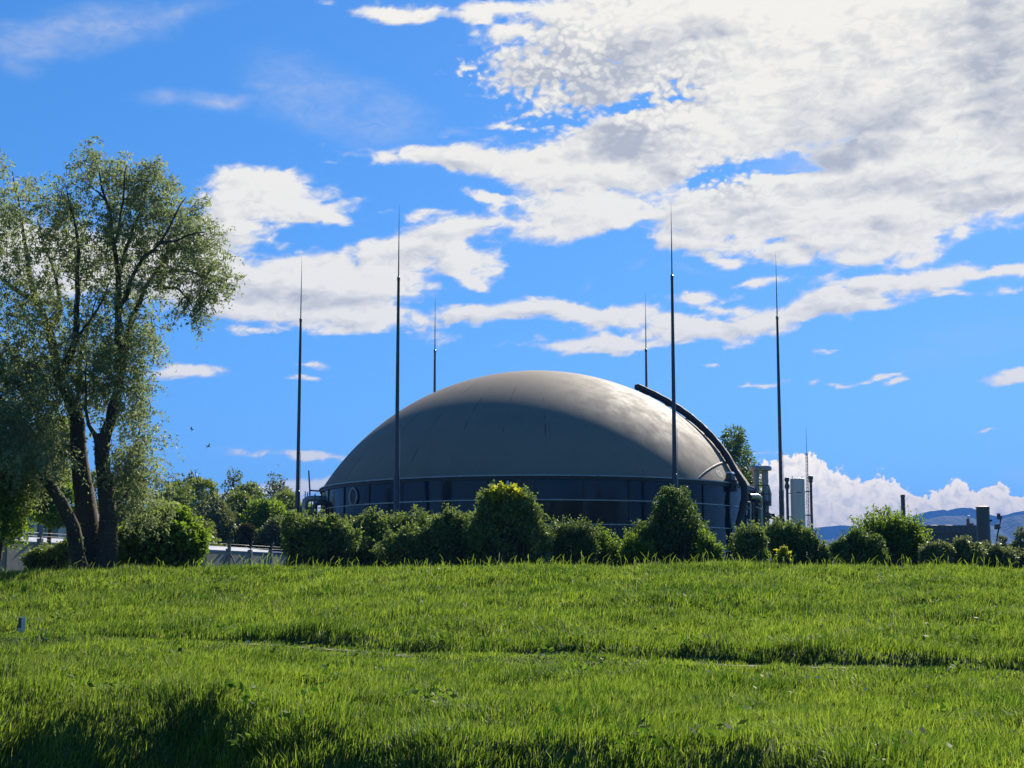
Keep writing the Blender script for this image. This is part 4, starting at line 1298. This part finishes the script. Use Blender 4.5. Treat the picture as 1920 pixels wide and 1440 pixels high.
# ---------------------------------------------------------------- branching trees
def grow(limbs, attract, rng, step=.35, r_tip=.010, expo=2.25, droop=0.0):
    """limbs: list of (points, r0, r1, parent limb index or None). Every attractor is joined to the skeleton by a curved twig.
    returns list of (points, radii, sides) and attractor directions"""
    nodes, rad = [], []
    paths = []
    for pts, r0, r1 in limbs:
        pts = [np.array(p, float) for p in pts]
        sm = []
        for i in range(len(pts) - 1):
            p0, p1, p2, p3 = pts[max(i - 1, 0)], pts[i], pts[i + 1], pts[min(i + 2, len(pts) - 1)]
            k = max(2, int(np.linalg.norm(p2 - p1) / step))
            for j in range(k):
                t = j / k
                sm.append(.5 * (2 * p1 + (p2 - p0) * t + (2 * p0 - 5 * p1 + 4 * p2 - p3) * t * t + (-p0 + 3 * p1 - 3 * p2 + p3) * t ** 3))
        sm.append(pts[-1])
        rr = [r0 + (r1 - r0) * (i / (len(sm) - 1)) ** .85 for i in range(len(sm))]
        jit = rng.normal(0, 1, (len(sm), 3)) * .02
        sm = [a + b for a, b in zip(sm, jit)]
        paths.append((sm, rr, 10 if r0 > .12 else 6))
        nodes += sm[len(sm) // 6:]; rad += rr[len(sm) // 6:]
    nodes, rad = np.array(nodes), np.array(rad)
    D = np.array([np.min(np.linalg.norm(nodes - a, axis=1)) for a in attract])
    dirs = np.zeros((len(attract), 3))
    for ai in np.argsort(D):
        a = attract[ai]
        dv = a - nodes
        dist = np.linalg.norm(dv, axis=1)
        cost = dist + .5 * np.clip(nodes[:, 2] - a[2] + .1, 0, None)
        j = int(np.argmin(cost))
        L = dist[j]
        if L < .05:
            dirs[ai] = (0, 0, 1); continue
        k = max(2, int(L / .28))
        b = nodes[j]
        mid = (a + b) / 2 + np.array([0, 0, .12 * L]) + rng.normal(0, .07, 3) * L
        t = np.linspace(0, 1, k + 1)[:, None]
        cur = (1 - t) ** 2 * b + 2 * t * (1 - t) * mid + t * t * a
        cur[1:-1] += rng.normal(0, .02, (k - 1, 3))
        r0 = min(rad[j] * .62, .012 + .016 * L ** .9)
        rr = np.linspace(r0, r_tip * .6, k + 1)
        paths.append(([q for q in cur], list(rr), 4))
        nodes = np.concatenate([nodes, cur[1:]]); rad = np.concatenate([rad, rr[1:]])
        dirs[ai] = (a - cur[-2]) / (np.linalg.norm(a - cur[-2]) + 1e-9)
    return paths, dirs

def make_willow():
    rng = np.random.default_rng(5)
    Y0 = 48.0
    gz = float(ground_z(at(180, 1060, Y0)[0], Y0))
    b0 = at(182, 1062, Y0)
    loc = np.array([b0[0], Y0, gz - .05])
    def W(px, py, dy=0.0):
        p = at(px, py, Y0 + dy) - loc
        return p
    limbs = []
    def limb(pts, r0, r1):
        limbs.append(([W(*p) for p in pts], r0, r1))
    # right-hand stem and its fork
    limb([(199, 1072, -.2), (202, 1000, -.2), (199, 930, -.1), (193, 870, 0), (189, 840, 0), (190, 815, 0)], .36, .15)
    limb([(192, 872, 0), (194, 830, 0), (207, 787, .1), (219, 743, .2), (227, 690, .3), (236, 640, .4), (262, 566, .6), (299, 500, .9), (316, 465, 1.1), (322, 420, 1.3)], .22, .014)
    limb([(227, 692, .3), (223, 640, .2), (222, 580, .1), (221, 520, 0), (214, 460, -.1), (206, 400, -.1), (192, 355, -.2), (184, 310, -.2)], .15, .014)
    limb([(193, 880, 0), (187, 840, -.1), (178, 813, -.2), (166, 795, -.3), (160, 740, -.6), (162, 680, -.8)], .13, .014)
    limb([(222, 585, .1), (236, 555, -.2), (257, 500, -.5), (299, 453, -.9), (328, 399, -1.2), (348, 372, -1.4)], .10, .014)
    limb([(221, 525, 0), (236, 470, .4), (251, 426, .7), (268, 385, .9), (277, 350, 1.1), (270, 320, 1.2)], .09, .014)
    limb([(299, 540, .8), (328, 539, 1.1), (345, 552, 1.2), (362, 575, 1.3), (372, 595, 1.3)], .06, .014)
    limb([(314, 510, .9), (345, 508, .6), (373, 516, .4), (400, 525, .2), (420, 545, .1)], .055, .014)
    limb([(299, 453, -.9), (330, 452, -1.1), (355, 440, -1.2), (385, 435, -1.2)], .05, .014)
    limb([(206, 400, -.1), (196, 375, .3), (172, 350, .6), (160, 320, .8)], .05, .014)
    limb([(214, 455, -.1), (228, 400, -.6), (232, 350, -.9), (238, 310, -1.0)], .05, .014)
    # middle stem
    limb([(168, 1072, .2), (165, 1010, .3), (160, 950, .4), (152, 880, .5), (146, 820, .5), (142, 775, .5), (138, 760, .5)], .42, .17)
    limb([(146, 830, .5), (142, 780, .5), (126, 735, .6), (112, 712, .7), (101, 660, .8), (92, 615, .9), (70, 570, 1.1), (55, 513, 1.3), (42, 429, 1.5), (33, 375, 1.6), (24, 325, 1.7)], .24, .014)
    limb([(112, 712, .7), (128, 670, .3), (140, 640, .1), (144, 578, -.1), (146, 504, -.3), (146, 444, -.4), (129, 384, -.5), (124, 350, -.5)], .15, .014)
    limb([(92, 617, .9), (112, 590, 1.2), (112, 560, 1.3), (100, 500, 1.4), (81, 453, 1.5), (68, 410, 1.6)], .10, .014)
    limb([(66, 567, 1.1), (30, 543, .8), (0, 519, .5), (-50, 480, .2), (-90, 430, 0)], .10, .014)
    limb([(140, 640, .1), (170, 600, -.5), (195, 560, -.8), (205, 520, -1.0)], .06, .014)
    limb([(143, 765, .5), (150, 720, 1.0), (152, 660, 1.3), (172, 600, 1.6), (186, 540, 1.8)], .09, .014)
    limb([(130, 742, .6), (95, 712, -.2), (60, 715, -.6), (20, 735, -.9), (-30, 760, -1.2)], .09, .014)
    limb([(146, 870, .5), (120, 850, 0), (92, 846, -.4), (55, 862, -.8), (20, 890, -1.0)], .07, .014)
    limb([(140, 845, .5), (113, 828, .9), (85, 812, 1.2), (50, 808, 1.5)], .06, .014)
    # left leaning stem
    limb([(152, 1072, -.3), (145, 1030, -.4), (136, 987, -.6), (115, 945, -.9), (98, 915, -1.0), (77, 888, -1.2)], .27, .13)
    limb([(92, 906, -1.1), (77, 886, -1.2), (35, 858, -1.2), (-10, 830, -1.3), (-60, 790, -1.6), (-100, 720, -2.0)], .13, .014)
    limb([(85, 897, -1.1), (60, 870, -.6), (40, 820, -.2), (10, 760, .2), (-20, 700, .4), (-40, 620, .5)], .12, .014)
    limb([(-10, 840, -1.8), (-40, 860, -2), (-80, 900, -2.2)], .07, .014)
    # hanging growth on the right low down
    limb([(200, 930, 0), (222, 900, .6), (240, 860, 1.0), (262, 810, 1.3), (268, 760, 1.4)], .07, .014)
    limb([(203, 960, 0), (230, 935, .5), (255, 900, .8), (270, 880, .9)], .05, .014)
    blobs = [(18, 390, 62, 95, 1.0), (-70, 440, 110, 150, 1.3), (112, 390, 45, 62, .75), (192, 325, 62, 50, .9), (270, 345, 52, 45, .9), (325, 400, 55, 62, .9), (368, 465, 48, 60, .9),
             (395, 528, 32, 45, .55), (358, 570, 30, 34, .35), (255, 430, 80, 75, 1.2), (170, 450, 70, 80, 1.1), (80, 510, 80, 85, 1.3), (300, 500, 60, 50, .7), (215, 540, 70, 60, .9),
             (-40, 620, 110, 120, 1.6), (90, 620, 90, 75, 1.3), (200, 640, 70, 70, 1.1), (250, 640, 42, 60, .6), (240, 710, 48, 50, .75), (130, 700, 90, 60, 1.2), (35, 740, 100, 75, 2.6), (20, 690, 60, 40, .9), (60, 850, 60, 45, 2.2), (0, 860, 60, 45, 1.5), (255, 805, 46, 70, .8),
             (190, 740, 60, 60, .7), (40, 840, 90, 65, 1.4), (-70, 800, 110, 110, 1.3), (250, 905, 50, 60, .55), (262, 960, 50, 34, .4), (-60, 920, 90, 60, .6), (30, 900, 50, 34, .5), (232, 860, 30, 60, .4)]
    wsum = sum(b[4] for b in blobs)
    att = []
    for cx, cy, rx, ry, w in blobs:
        k = int(1950 * w / wsum)
        for _ in range(k):
            d = rng.normal(0, 1, 3); d /= np.linalg.norm(d)
            r = rng.random() ** .38
            s = Y0 / F
            dep = min(max(rx, ry) * s * 1.25, 2.2)
            c = W(cx, cy, 0)
            att.append(c + np.array([d[0] * rx * s * r, d[1] * dep * r + .2, d[2] * ry * s * r]))
    for cx, cy, rx, ry, k in ((30, 850, 60, 42, 70), (-20, 800, 60, 60, 60), (72, 850, 34, 34, 40), (30, 780, 70, 50, 50)):
        for _ in range(int(k * .6)):
            att.append(W(cx + rng.normal(0, .5) * rx, cy + rng.normal(0, .5) * ry, rng.normal(-1.9, .45)))
    att = np.array(att)
    paths, dirs = grow(limbs, att, rng, r_tip=.008)
    o = empty('willow_tree', tuple(loc))
    tubes(paths[:len(limbs)], 'trunk', BARK, o)
    tubes(paths[len(limbs):], 'branches', BARK2, o)
    # each attractor carries a few hanging withies set with narrow leaves
    per = 4
    n = len(att)
    base = np.repeat(att, per, 0) + rng.normal(0, .16, (n * per, 3))
    hang = np.repeat(dirs, per, 0) * .55 + rng.normal(0, .40, (n * per, 3)); hang[:, 2] -= .35
    hang /= np.linalg.norm(hang, axis=1)[:, None]
    ln = rng.uniform(.25, .75, n * per)
    lp = 17
    f = rng.random((n * per, lp))
    c = base[:, None] + hang[:, None] * (f * ln[:, None])[..., None] + rng.normal(0, .03, (n * per, lp, 3))
    c[..., 2] -= (f ** 2 * ln[:, None]) * .35
    c = c.reshape(-1, 3)
    V, Q = quads_from(c, .130, rng, droop=.7, ratio=.32)
    tc = np.repeat(np.clip(.45 + fbm(att[:, 0] * .6, att[:, 2] * .6, 3, .6, 12) * .8 + rng.normal(0, .12, n), 0, 1), per * lp)
    T = np.clip(tc + rng.normal(0, .15, len(c)), 0, 1)
    np_mesh('crown', V, Q, LEAF['willow'], o, attrs=dict(tint=np.repeat(T, 4)))
    # ivy and moss on the lower trunks
    ps = []
    for li in (11, 0, 21):
        pts = paths[li][0]; rr = paths[li][1]
        for _ in range(420):
            i = rng.integers(1, len(pts) - 1)
            th = rng.uniform(0, 6.28)
            ps.append(pts[i] + np.array([math.cos(th), math.sin(th), rng.normal(0, .25)]) * rr[i] * 1.05)
    V, Q = quads_from(np.array(ps), .07, rng, ratio=.8)
    np_mesh('ivy', V, Q, LEAF['hedge'], o, attrs=dict(tint=np.full(len(V), .4)))
    tag(o, 'big multi-stemmed willow with an open silvery-green crown on the crest', 'tree')
make_willow()

def tree(name, label, px, base_py, top_py, half_w, Y, leaf, seed, n=5000, size=.28, lacy=0.0, shape='round', group=None, trunk_r=.16, lean=0.0, nlobes=26, low_frac=.10):
    """trunk with limbs and a crown of leaf clumps; widths and heights from photo pixels at distance Y"""
    rng = np.random.default_rng(seed)
    s = Y / F
    b = at(px, 1040, Y)
    gz = float(ground_z(b[0], Y))
    loc = np.array([b[0], Y, gz])
    H = at(px, top_py, Y)[2] - gz
    w = half_w * s
    lobes = []
    z0 = H * low_frac
    for i in range(nlobes):
        f = rng.random()
        z = z0 + (H - z0) * (f * .90 + .04)
        if shape == 'round':
            prof = math.sin(math.pi * min(max((z - z0) / (H - z0), .04), .97) ** .8) ** .6
        elif shape == 'column':
            prof = .55 + .45 * math.sin(math.pi * (z - z0) / (H - z0))
            prof *= (1 - ((z - z0) / (H - z0)) ** 3 * .75)
        else:
            prof = 1.05 - (z - z0) / (H - z0)
        a = rng.uniform(0, 6.28); rr = w * prof * rng.uniform(.15, .70)
        q = w * rng.uniform(.34, .58) * (.5 + .5 * prof) * (1 - .35 * lacy)
        z = min(z, H - q * .75)
        lobes.append((rr * math.cos(a) + lean * z, rr * math.sin(a), z, q, q, q * rng.uniform(.7, 1.0)))
    lobes.append((lean * H, 0, H - w * .30, w * .30, w * .30, w * .30))
    limbs = [([np.array([0, 0, 0.]), np.array([rng.normal(0, .1), rng.normal(0, .1), H * .3]), np.array([rng.normal(0, .2) + lean * H * .6, rng.normal(0, .2), H * .62]), np.array([lean * H, 0, H * .9])], trunk_r, .03)]
    att = np.array([l[:3] for l in lobes] + [np.array(l[:3]) + rng.normal(0, .5, 3) * np.array(l[3:]) for l in lobes for _ in range(5 if lacy else 2)])
    att = att[att[:, 2] > H * .15]
    paths, dirs = grow(limbs, att, rng, step=.5, r_tip=.02)
    o = empty(name, tuple(loc))
    k = [(p, r if i == 0 else [x * 1.6 for x in r], 8 if i == 0 else 4) for i, (p, r, q) in enumerate(paths)]
    tubes(k, 'trunk', BARK, o)
    p, d = lobed_points(lobes, n, rng, .25, .32 + lacy * .3)
    cl = fbm(p[:, 0] * .9 + seed, p[:, 2] * .9 + p[:, 1] * .6, 3, .6, seed)
    keep = rng.random(len(p)) < np.clip(.85 - lacy * .5 + cl * (1.2 + lacy), .04, 1)
    p, d, cl = p[keep], d[keep], cl[keep]
    V, Q = quads_from(p, size, rng, ratio=.6, outward=d, flat=.35)
    T = np.clip(.45 + cl * .8 + rng.normal(0, .2, len(p)), 0, 1)
    np_mesh('crown', V, Q, LEAF[leaf], o, attrs=dict(tint=np.repeat(T, 4)))
    tag(o, label, 'tree', group)
    return o

WG = 'trees of the wood left of the tank'
T_ = [  # label, px, top, half width, Y, leaf, lacy, shape, size
    ('rounded olive-green tree in the wood, right beside the willow', 325, 905, 40, 118, 'wood', 0, 'round', .26),
    ('grey-green tree with a soft round head in the middle of the wood', 402, 935, 38, 110, 'woodgrey', 0, 'round', .22),
    ('bright green tree on the skyline of the wood, left of the round grey-green one', 372, 898, 38, 135, 'wood', 0, 'round', .28),
    ('yellow-green bushy tree at the right end of the wood', 492, 940, 34, 112, 'bright', 0, 'round', .24),
    ('green tree low between the two grey-green crowns', 446, 925, 32, 122, 'wood', 0, 'round', .26),
    ('dark reddish pointed tree at the foot of the wood', 462, 985, 22, 104, 'conifer', 0, 'cone', .2),
    ('mid-green tree behind the lonely left mast', 535, 925, 34, 128, 'wood', 0, 'round', .27),
    ('green crown just left of the loose round tree top', 470, 905, 30, 140, 'wood', 0, 'round', .28),
    ('small olive tree at the foot of the wood beside the bright bush', 350, 965, 34, 102, 'wood', 0, 'round', .22),
    ('pale grey-green small tree low at the right of the wood', 520, 970, 28, 106, 'woodgrey', 0, 'round', .2),
    ('low leafy tree showing between the left mast and the scaffold', 572, 945, 22, 122, 'bright', 0, 'round', .22),
    ('grey willow crown on the skyline at the left of the wood', 320, 888, 40, 150, 'woodgrey', .25, 'round', .26),
    ('thin feathery tree on the skyline, second from the left of the wood', 360, 880, 22, 152, 'woodgrey', .55, 'round', .26),
    ('tall feathery tree with a split top above the wood', 436, 877, 24, 148, 'woodgrey', .55, 'round', .26),
    ('loose round-topped tree standing highest at the right of the wood', 513, 884, 32, 146, 'woodgrey', .45, 'round', .26),
]
for i, (lab, px, top, hw, Y, leaf, lacy, shape, sz) in enumerate(T_):
    tree('woodland_tree', lab, px, 1040, top, hw * 1.9, Y, leaf, 200 + i, n=17000 if not lacy else 7000, size=sz, lacy=lacy, shape=shape, group=WG)
BG = 'bright trees behind the willow'
for i, (lab, px, top, hw, Y, leaf) in enumerate([
    ('bright green maple seen between the willow trunks', 95, 780, 70, 75, 'bright'),
    ('bright green tree at the left edge behind the willow', -10, 850, 60, 70, 'bright'),
    ('green tree filling the gap between the willow stem and the bright bush', 240, 880, 60, 92, 'wood'),
    ('dull green tree behind the glazed building', 60, 890, 90, 125, 'wood'),
    ('dull green tree behind the long shed near the willow', 180, 880, 70, 128, 'wood'),
]):
    tree('leafy_tree', lab, px, 1040, top, hw, Y, leaf, 300 + i, n=15000, size=.2, group=BG, lacy=.15, low_frac=.40 if i < 2 else .15)
def wood_behind():
    """the wood on the camera's own side of the meadow, which the glossy tank wall mirrors"""
    rng = np.random.default_rng(31)
    lobes = []
    x = -120.0
    while x < 130:
        h = rng.uniform(9, 17) * (1.0 if rng.random() < .85 else .55)
        for _ in range(7):
            q = rng.uniform(2.0, 3.6)
            lobes.append((x + rng.normal(0, 2), -48 + rng.normal(0, 3), min(h - q, rng.uniform(2, h)), q, q, q))
        x += rng.uniform(4, 9)
    p, d = lobed_points(lobes, 42000, rng, .3, .3)
    V, Q = quads_from(p, 1.0, rng, ratio=.7)
    o = np_mesh('wood', V, Q, LEAF['wood'], attrs=dict(tint=np.repeat(rng.random(len(p)), 4)))
    o.location.z = -1.5
    tag(o, 'wood on the near side of the meadow, behind the viewer, mirrored in the tank wall', 'wood', kind='stuff')
wood_behind()
def thin_tree():
    rng = np.random.default_rng(8)
    Y = 47.5
    b = at(-6, 1060, Y); gz = float(ground_z(b[0], Y)); loc = np.array([b[0], Y, gz])
    W = lambda px, py, dy=0: at(px, py, Y + dy) - loc
    limbs = [([W(-8, 1066), W(2, 1020), (W(11, 975)), W(17, 930), W(20, 880), W(14, 820)], .10, .03), ([W(11, 975), W(-10, 930), W(-35, 880)], .05, .015)]
    att = []
    for cx, cy, rx, ry, k in ((20, 960, 26, 30, 40), (35, 995, 22, 18, 22), (5, 890, 40, 50, 90), (-30, 930, 40, 60, 70), (10, 1000, 20, 20, 15)):
        for _ in range(k):
            att.append(W(cx, cy) + rng.normal(0, .5, 3) * np.array([rx, max(rx, ry), ry]) * Y / F)
    paths, dirs = grow(limbs, np.array(att), rng)
    o = empty('young_tree', tuple(loc))
    tubes(paths, 'trunk', BARK, o)
    c = (np.repeat(np.array(att), 30, 0) + rng.normal(0, .14, (len(att) * 30, 3)))
    V, Q = quads_from(c, .09, rng, ratio=.7)
    np_mesh('crown', V, Q, LEAF['bright'], o, attrs=dict(tint=np.repeat(rng.random(len(c)), 4)))
    tag(o, 'slim leaning young tree at the left edge, in front of the wall', 'tree')
thin_tree()
tree('poplar_tree', 'dark pointed tree rising behind the right shoulder of the dome', 1380, 1040, 796, 68, 140, 'dark', 401, n=17000, size=.26, lacy=.08, shape='column', nlobes=44, trunk_r=.2, low_frac=.12)
tree('round_tree', 'grey-green rounded tree at the right edge of the view', 1915, 1040, 990, 26, 130, 'woodgrey', 402, n=5000, size=.22)
tree('round_tree', 'smaller grey-green tree between the floodlight mast and the right edge', 1882, 1040, 1005, 18, 128, 'woodgrey', 403, n=3500, size=.2)
tree('shrubby_tree', 'loose green tree behind the dark bush right of the column', 1650, 1040, 955, 46, 85, 'wood', 404, n=4500, size=.15, lacy=.6)

# small white flowers in the meadow
def flowers():
    rng = np.random.default_rng(77)
    x = rng.uniform(-12, 15, 150); y = rng.uniform(22, 44, 150)
    ok = (np.abs(x) < y * .34) & (rng.random(150) < np.where(x > 2, 1, .35)); x, y = x[ok], y[ok]
    z = ground_z(x, y) + rng.uniform(.22, .33, len(x))
    V, Fs = [], []
    for a, b, c in zip(x, y, z):
        r = .017
        s = len(V)
        for k in range(6):
            V.append((a + r * math.cos(k * 1.047), b + r * .6 * math.sin(k * 1.047), c + r * .8 * math.sin(k * 1.047)))
        Fs.append([s + k for k in range(6)])
    o = np_mesh('flowers', np.array(V), np.array(Fs), weathered('white_petals', (.75, .75, .72), .6))
    tag(o, 'tiny white flower heads scattered through the meadow grass', 'flowers', kind='stuff')
flowers()

# birds
def make_bird(px, py, Y, tilt, lab, sc=1.0):
    p = at(px, py, Y)
    o = empty('bird', tuple(p), R(30))
    s = MB()
    s.tube([(-.13, 0, 0), (-.07, 0, .01), (0, 0, .015), (.07, 0, .015), (.11, 0, .02), (.14, 0, .015)], [.006, .025, .034, .026, .02, .004], 8)
    for q in (-1, 1):
        s.add([(.05, q * .02, .02), (.02, q * .16, .07), (-.06, q * .30, .03), (-.03, q * .14, .06), (-.04, q * .02, .015),
               (.05, q * .02, .012), (.02, q * .16, .064), (-.03, q * .14, .054)], [(0, 1, 3, 4), (1, 2, 3), (5, 4, 7, 6)])
    s.add([(-.11, -.012, 0), (-.11, .012, 0), (-.21, .05, .004), (-.17, 0, .004), (-.21, -.05, .004)], [(0, 1, 2, 3), (0, 3, 4)])
    b = s.build('body', M['black'], o)
    b.rotation_euler = (tilt, .2, 0)
    b.scale = (sc,) * 3
    tag(o, lab, 'bird', 'birds in flight left of the dome')
make_bird(359, 805, 95, .7, 'upper left of the three tiny dark birds, nearest the willow')
make_bird(391, 837, 90, -.5, 'middle one of the three tiny dark birds, under the first')
make_bird(522, 872, 110, .3, 'lowest tiny dark bird, beside the lonely left mast', .8)

# ---------------------------------------------------------------- far hills
def make_hills():
    D = 5200.0
    sky_line = [(-200, 1000), (900, 985), (1300, 975), (1480, 990), (1525, 987), (1545, 983), (1575, 981), (1640, 986), (1665, 980), (1695, 969), (1722, 958), (1745, 953), (1765, 951), (1776, 953), (1790, 948), (1815, 947), (1840, 957), (1862, 963), (1883, 961), (1905, 955), (1930, 950), (2000, 940), (2150, 950), (2400, 975)]
    near_line = [(-200, 1010), (1500, 1010), (1700, 1000), (1735, 972), (1760, 963), (1800, 962), (1835, 972), (1860, 985), (1890, 965), (1930, 958), (2100, 955), (2400, 985)]
    def ridge(name, line, D, thick, seed, n=1100):
        px = np.linspace(-200, 2400, n)
        py = np.interp(px, [l[0] for l in line], [l[1] for l in line]) + fbm(px * .05, px * 0, 3, .6, seed) * 1.4 + fbm(px * .4, px * 0, 3, .6, seed + 1) * 1.0
        rows = np.linspace(-1, 1, 26)
        V = []
        for i in range(n):
            c = at(px[i], py[i], D)
            for r in rows:
                prof = (1 - abs(r)) ** .8
                y = D + r * thick
                x = c[0] * y / D if r < 0 else c[0]
                x = c[0]
                V.append((x, y, -30 + (c[2] + 30) * prof))
        V = np.array(V)
        rough = fbm(V[:, 0] * .004, V[:, 1] * .004, 5, .55, seed + 3) * 38 + fbm(V[:, 0] * .03, V[:, 1] * .03, 3, .6, seed + 5) * 9
        away = np.abs(np.tile(rows, n))
        V[:, 2] += rough * np.clip(away * 2.2, .07, 1) * (away < .98)
        m, g, b = mat(name + '_forest', (.03, .05, .02), .95, 0, .1)
        co = g.n('ShaderNodeTexCoord').outputs['Object']
        n1 = g.noise(co, .004, 6, .6); n2 = g.noise(co, .05, 5, .65)
        g.put(b.inputs['Base Color'], g.mix(g.ramp(n1, .45, .6), (.008, .018, .012), (.018, .032, .016)))
        bp = g.n('ShaderNodeBump'); bp.inputs['Distance'].default_value = 12; g.put(bp.inputs['Height'], n2); g.put(b.inputs['Normal'], bp.outputs[0])
        o = np_mesh(name, V, grid_faces(n, 26), m, smooth=True)
        tag(o, kind='structure')
    ridge('far_hills', sky_line, 6800, 900, 5)
    ridge('near_hills', near_line, 4600, 700, 15)
make_hills()

# ---------------------------------------------------------------- air
def make_haze():
    s = MB()
    s.box((0, 3500, 112), (11000, 10000, 640))
    m = bpy.data.materials.new('haze')
    m.use_nodes = True
    m.node_tree.nodes.clear()
    g = G(m.node_tree)
    v = g.n('ShaderNodeVolumePrincipled')
    v.inputs['Color'].default_value = (.075, .25, .70, 1)
    v.inputs['Density'].default_value = 1.4e-4
    v.inputs['Anisotropy'].default_value = 0.0
    ou = g.n('ShaderNodeOutputMaterial'); g.put(ou.inputs[1], v.outputs[0])
    o = s.build('haze', m)
    tag(o, 'thin blue air lying over the works and the far hills', 'haze', kind='stuff')
make_haze()
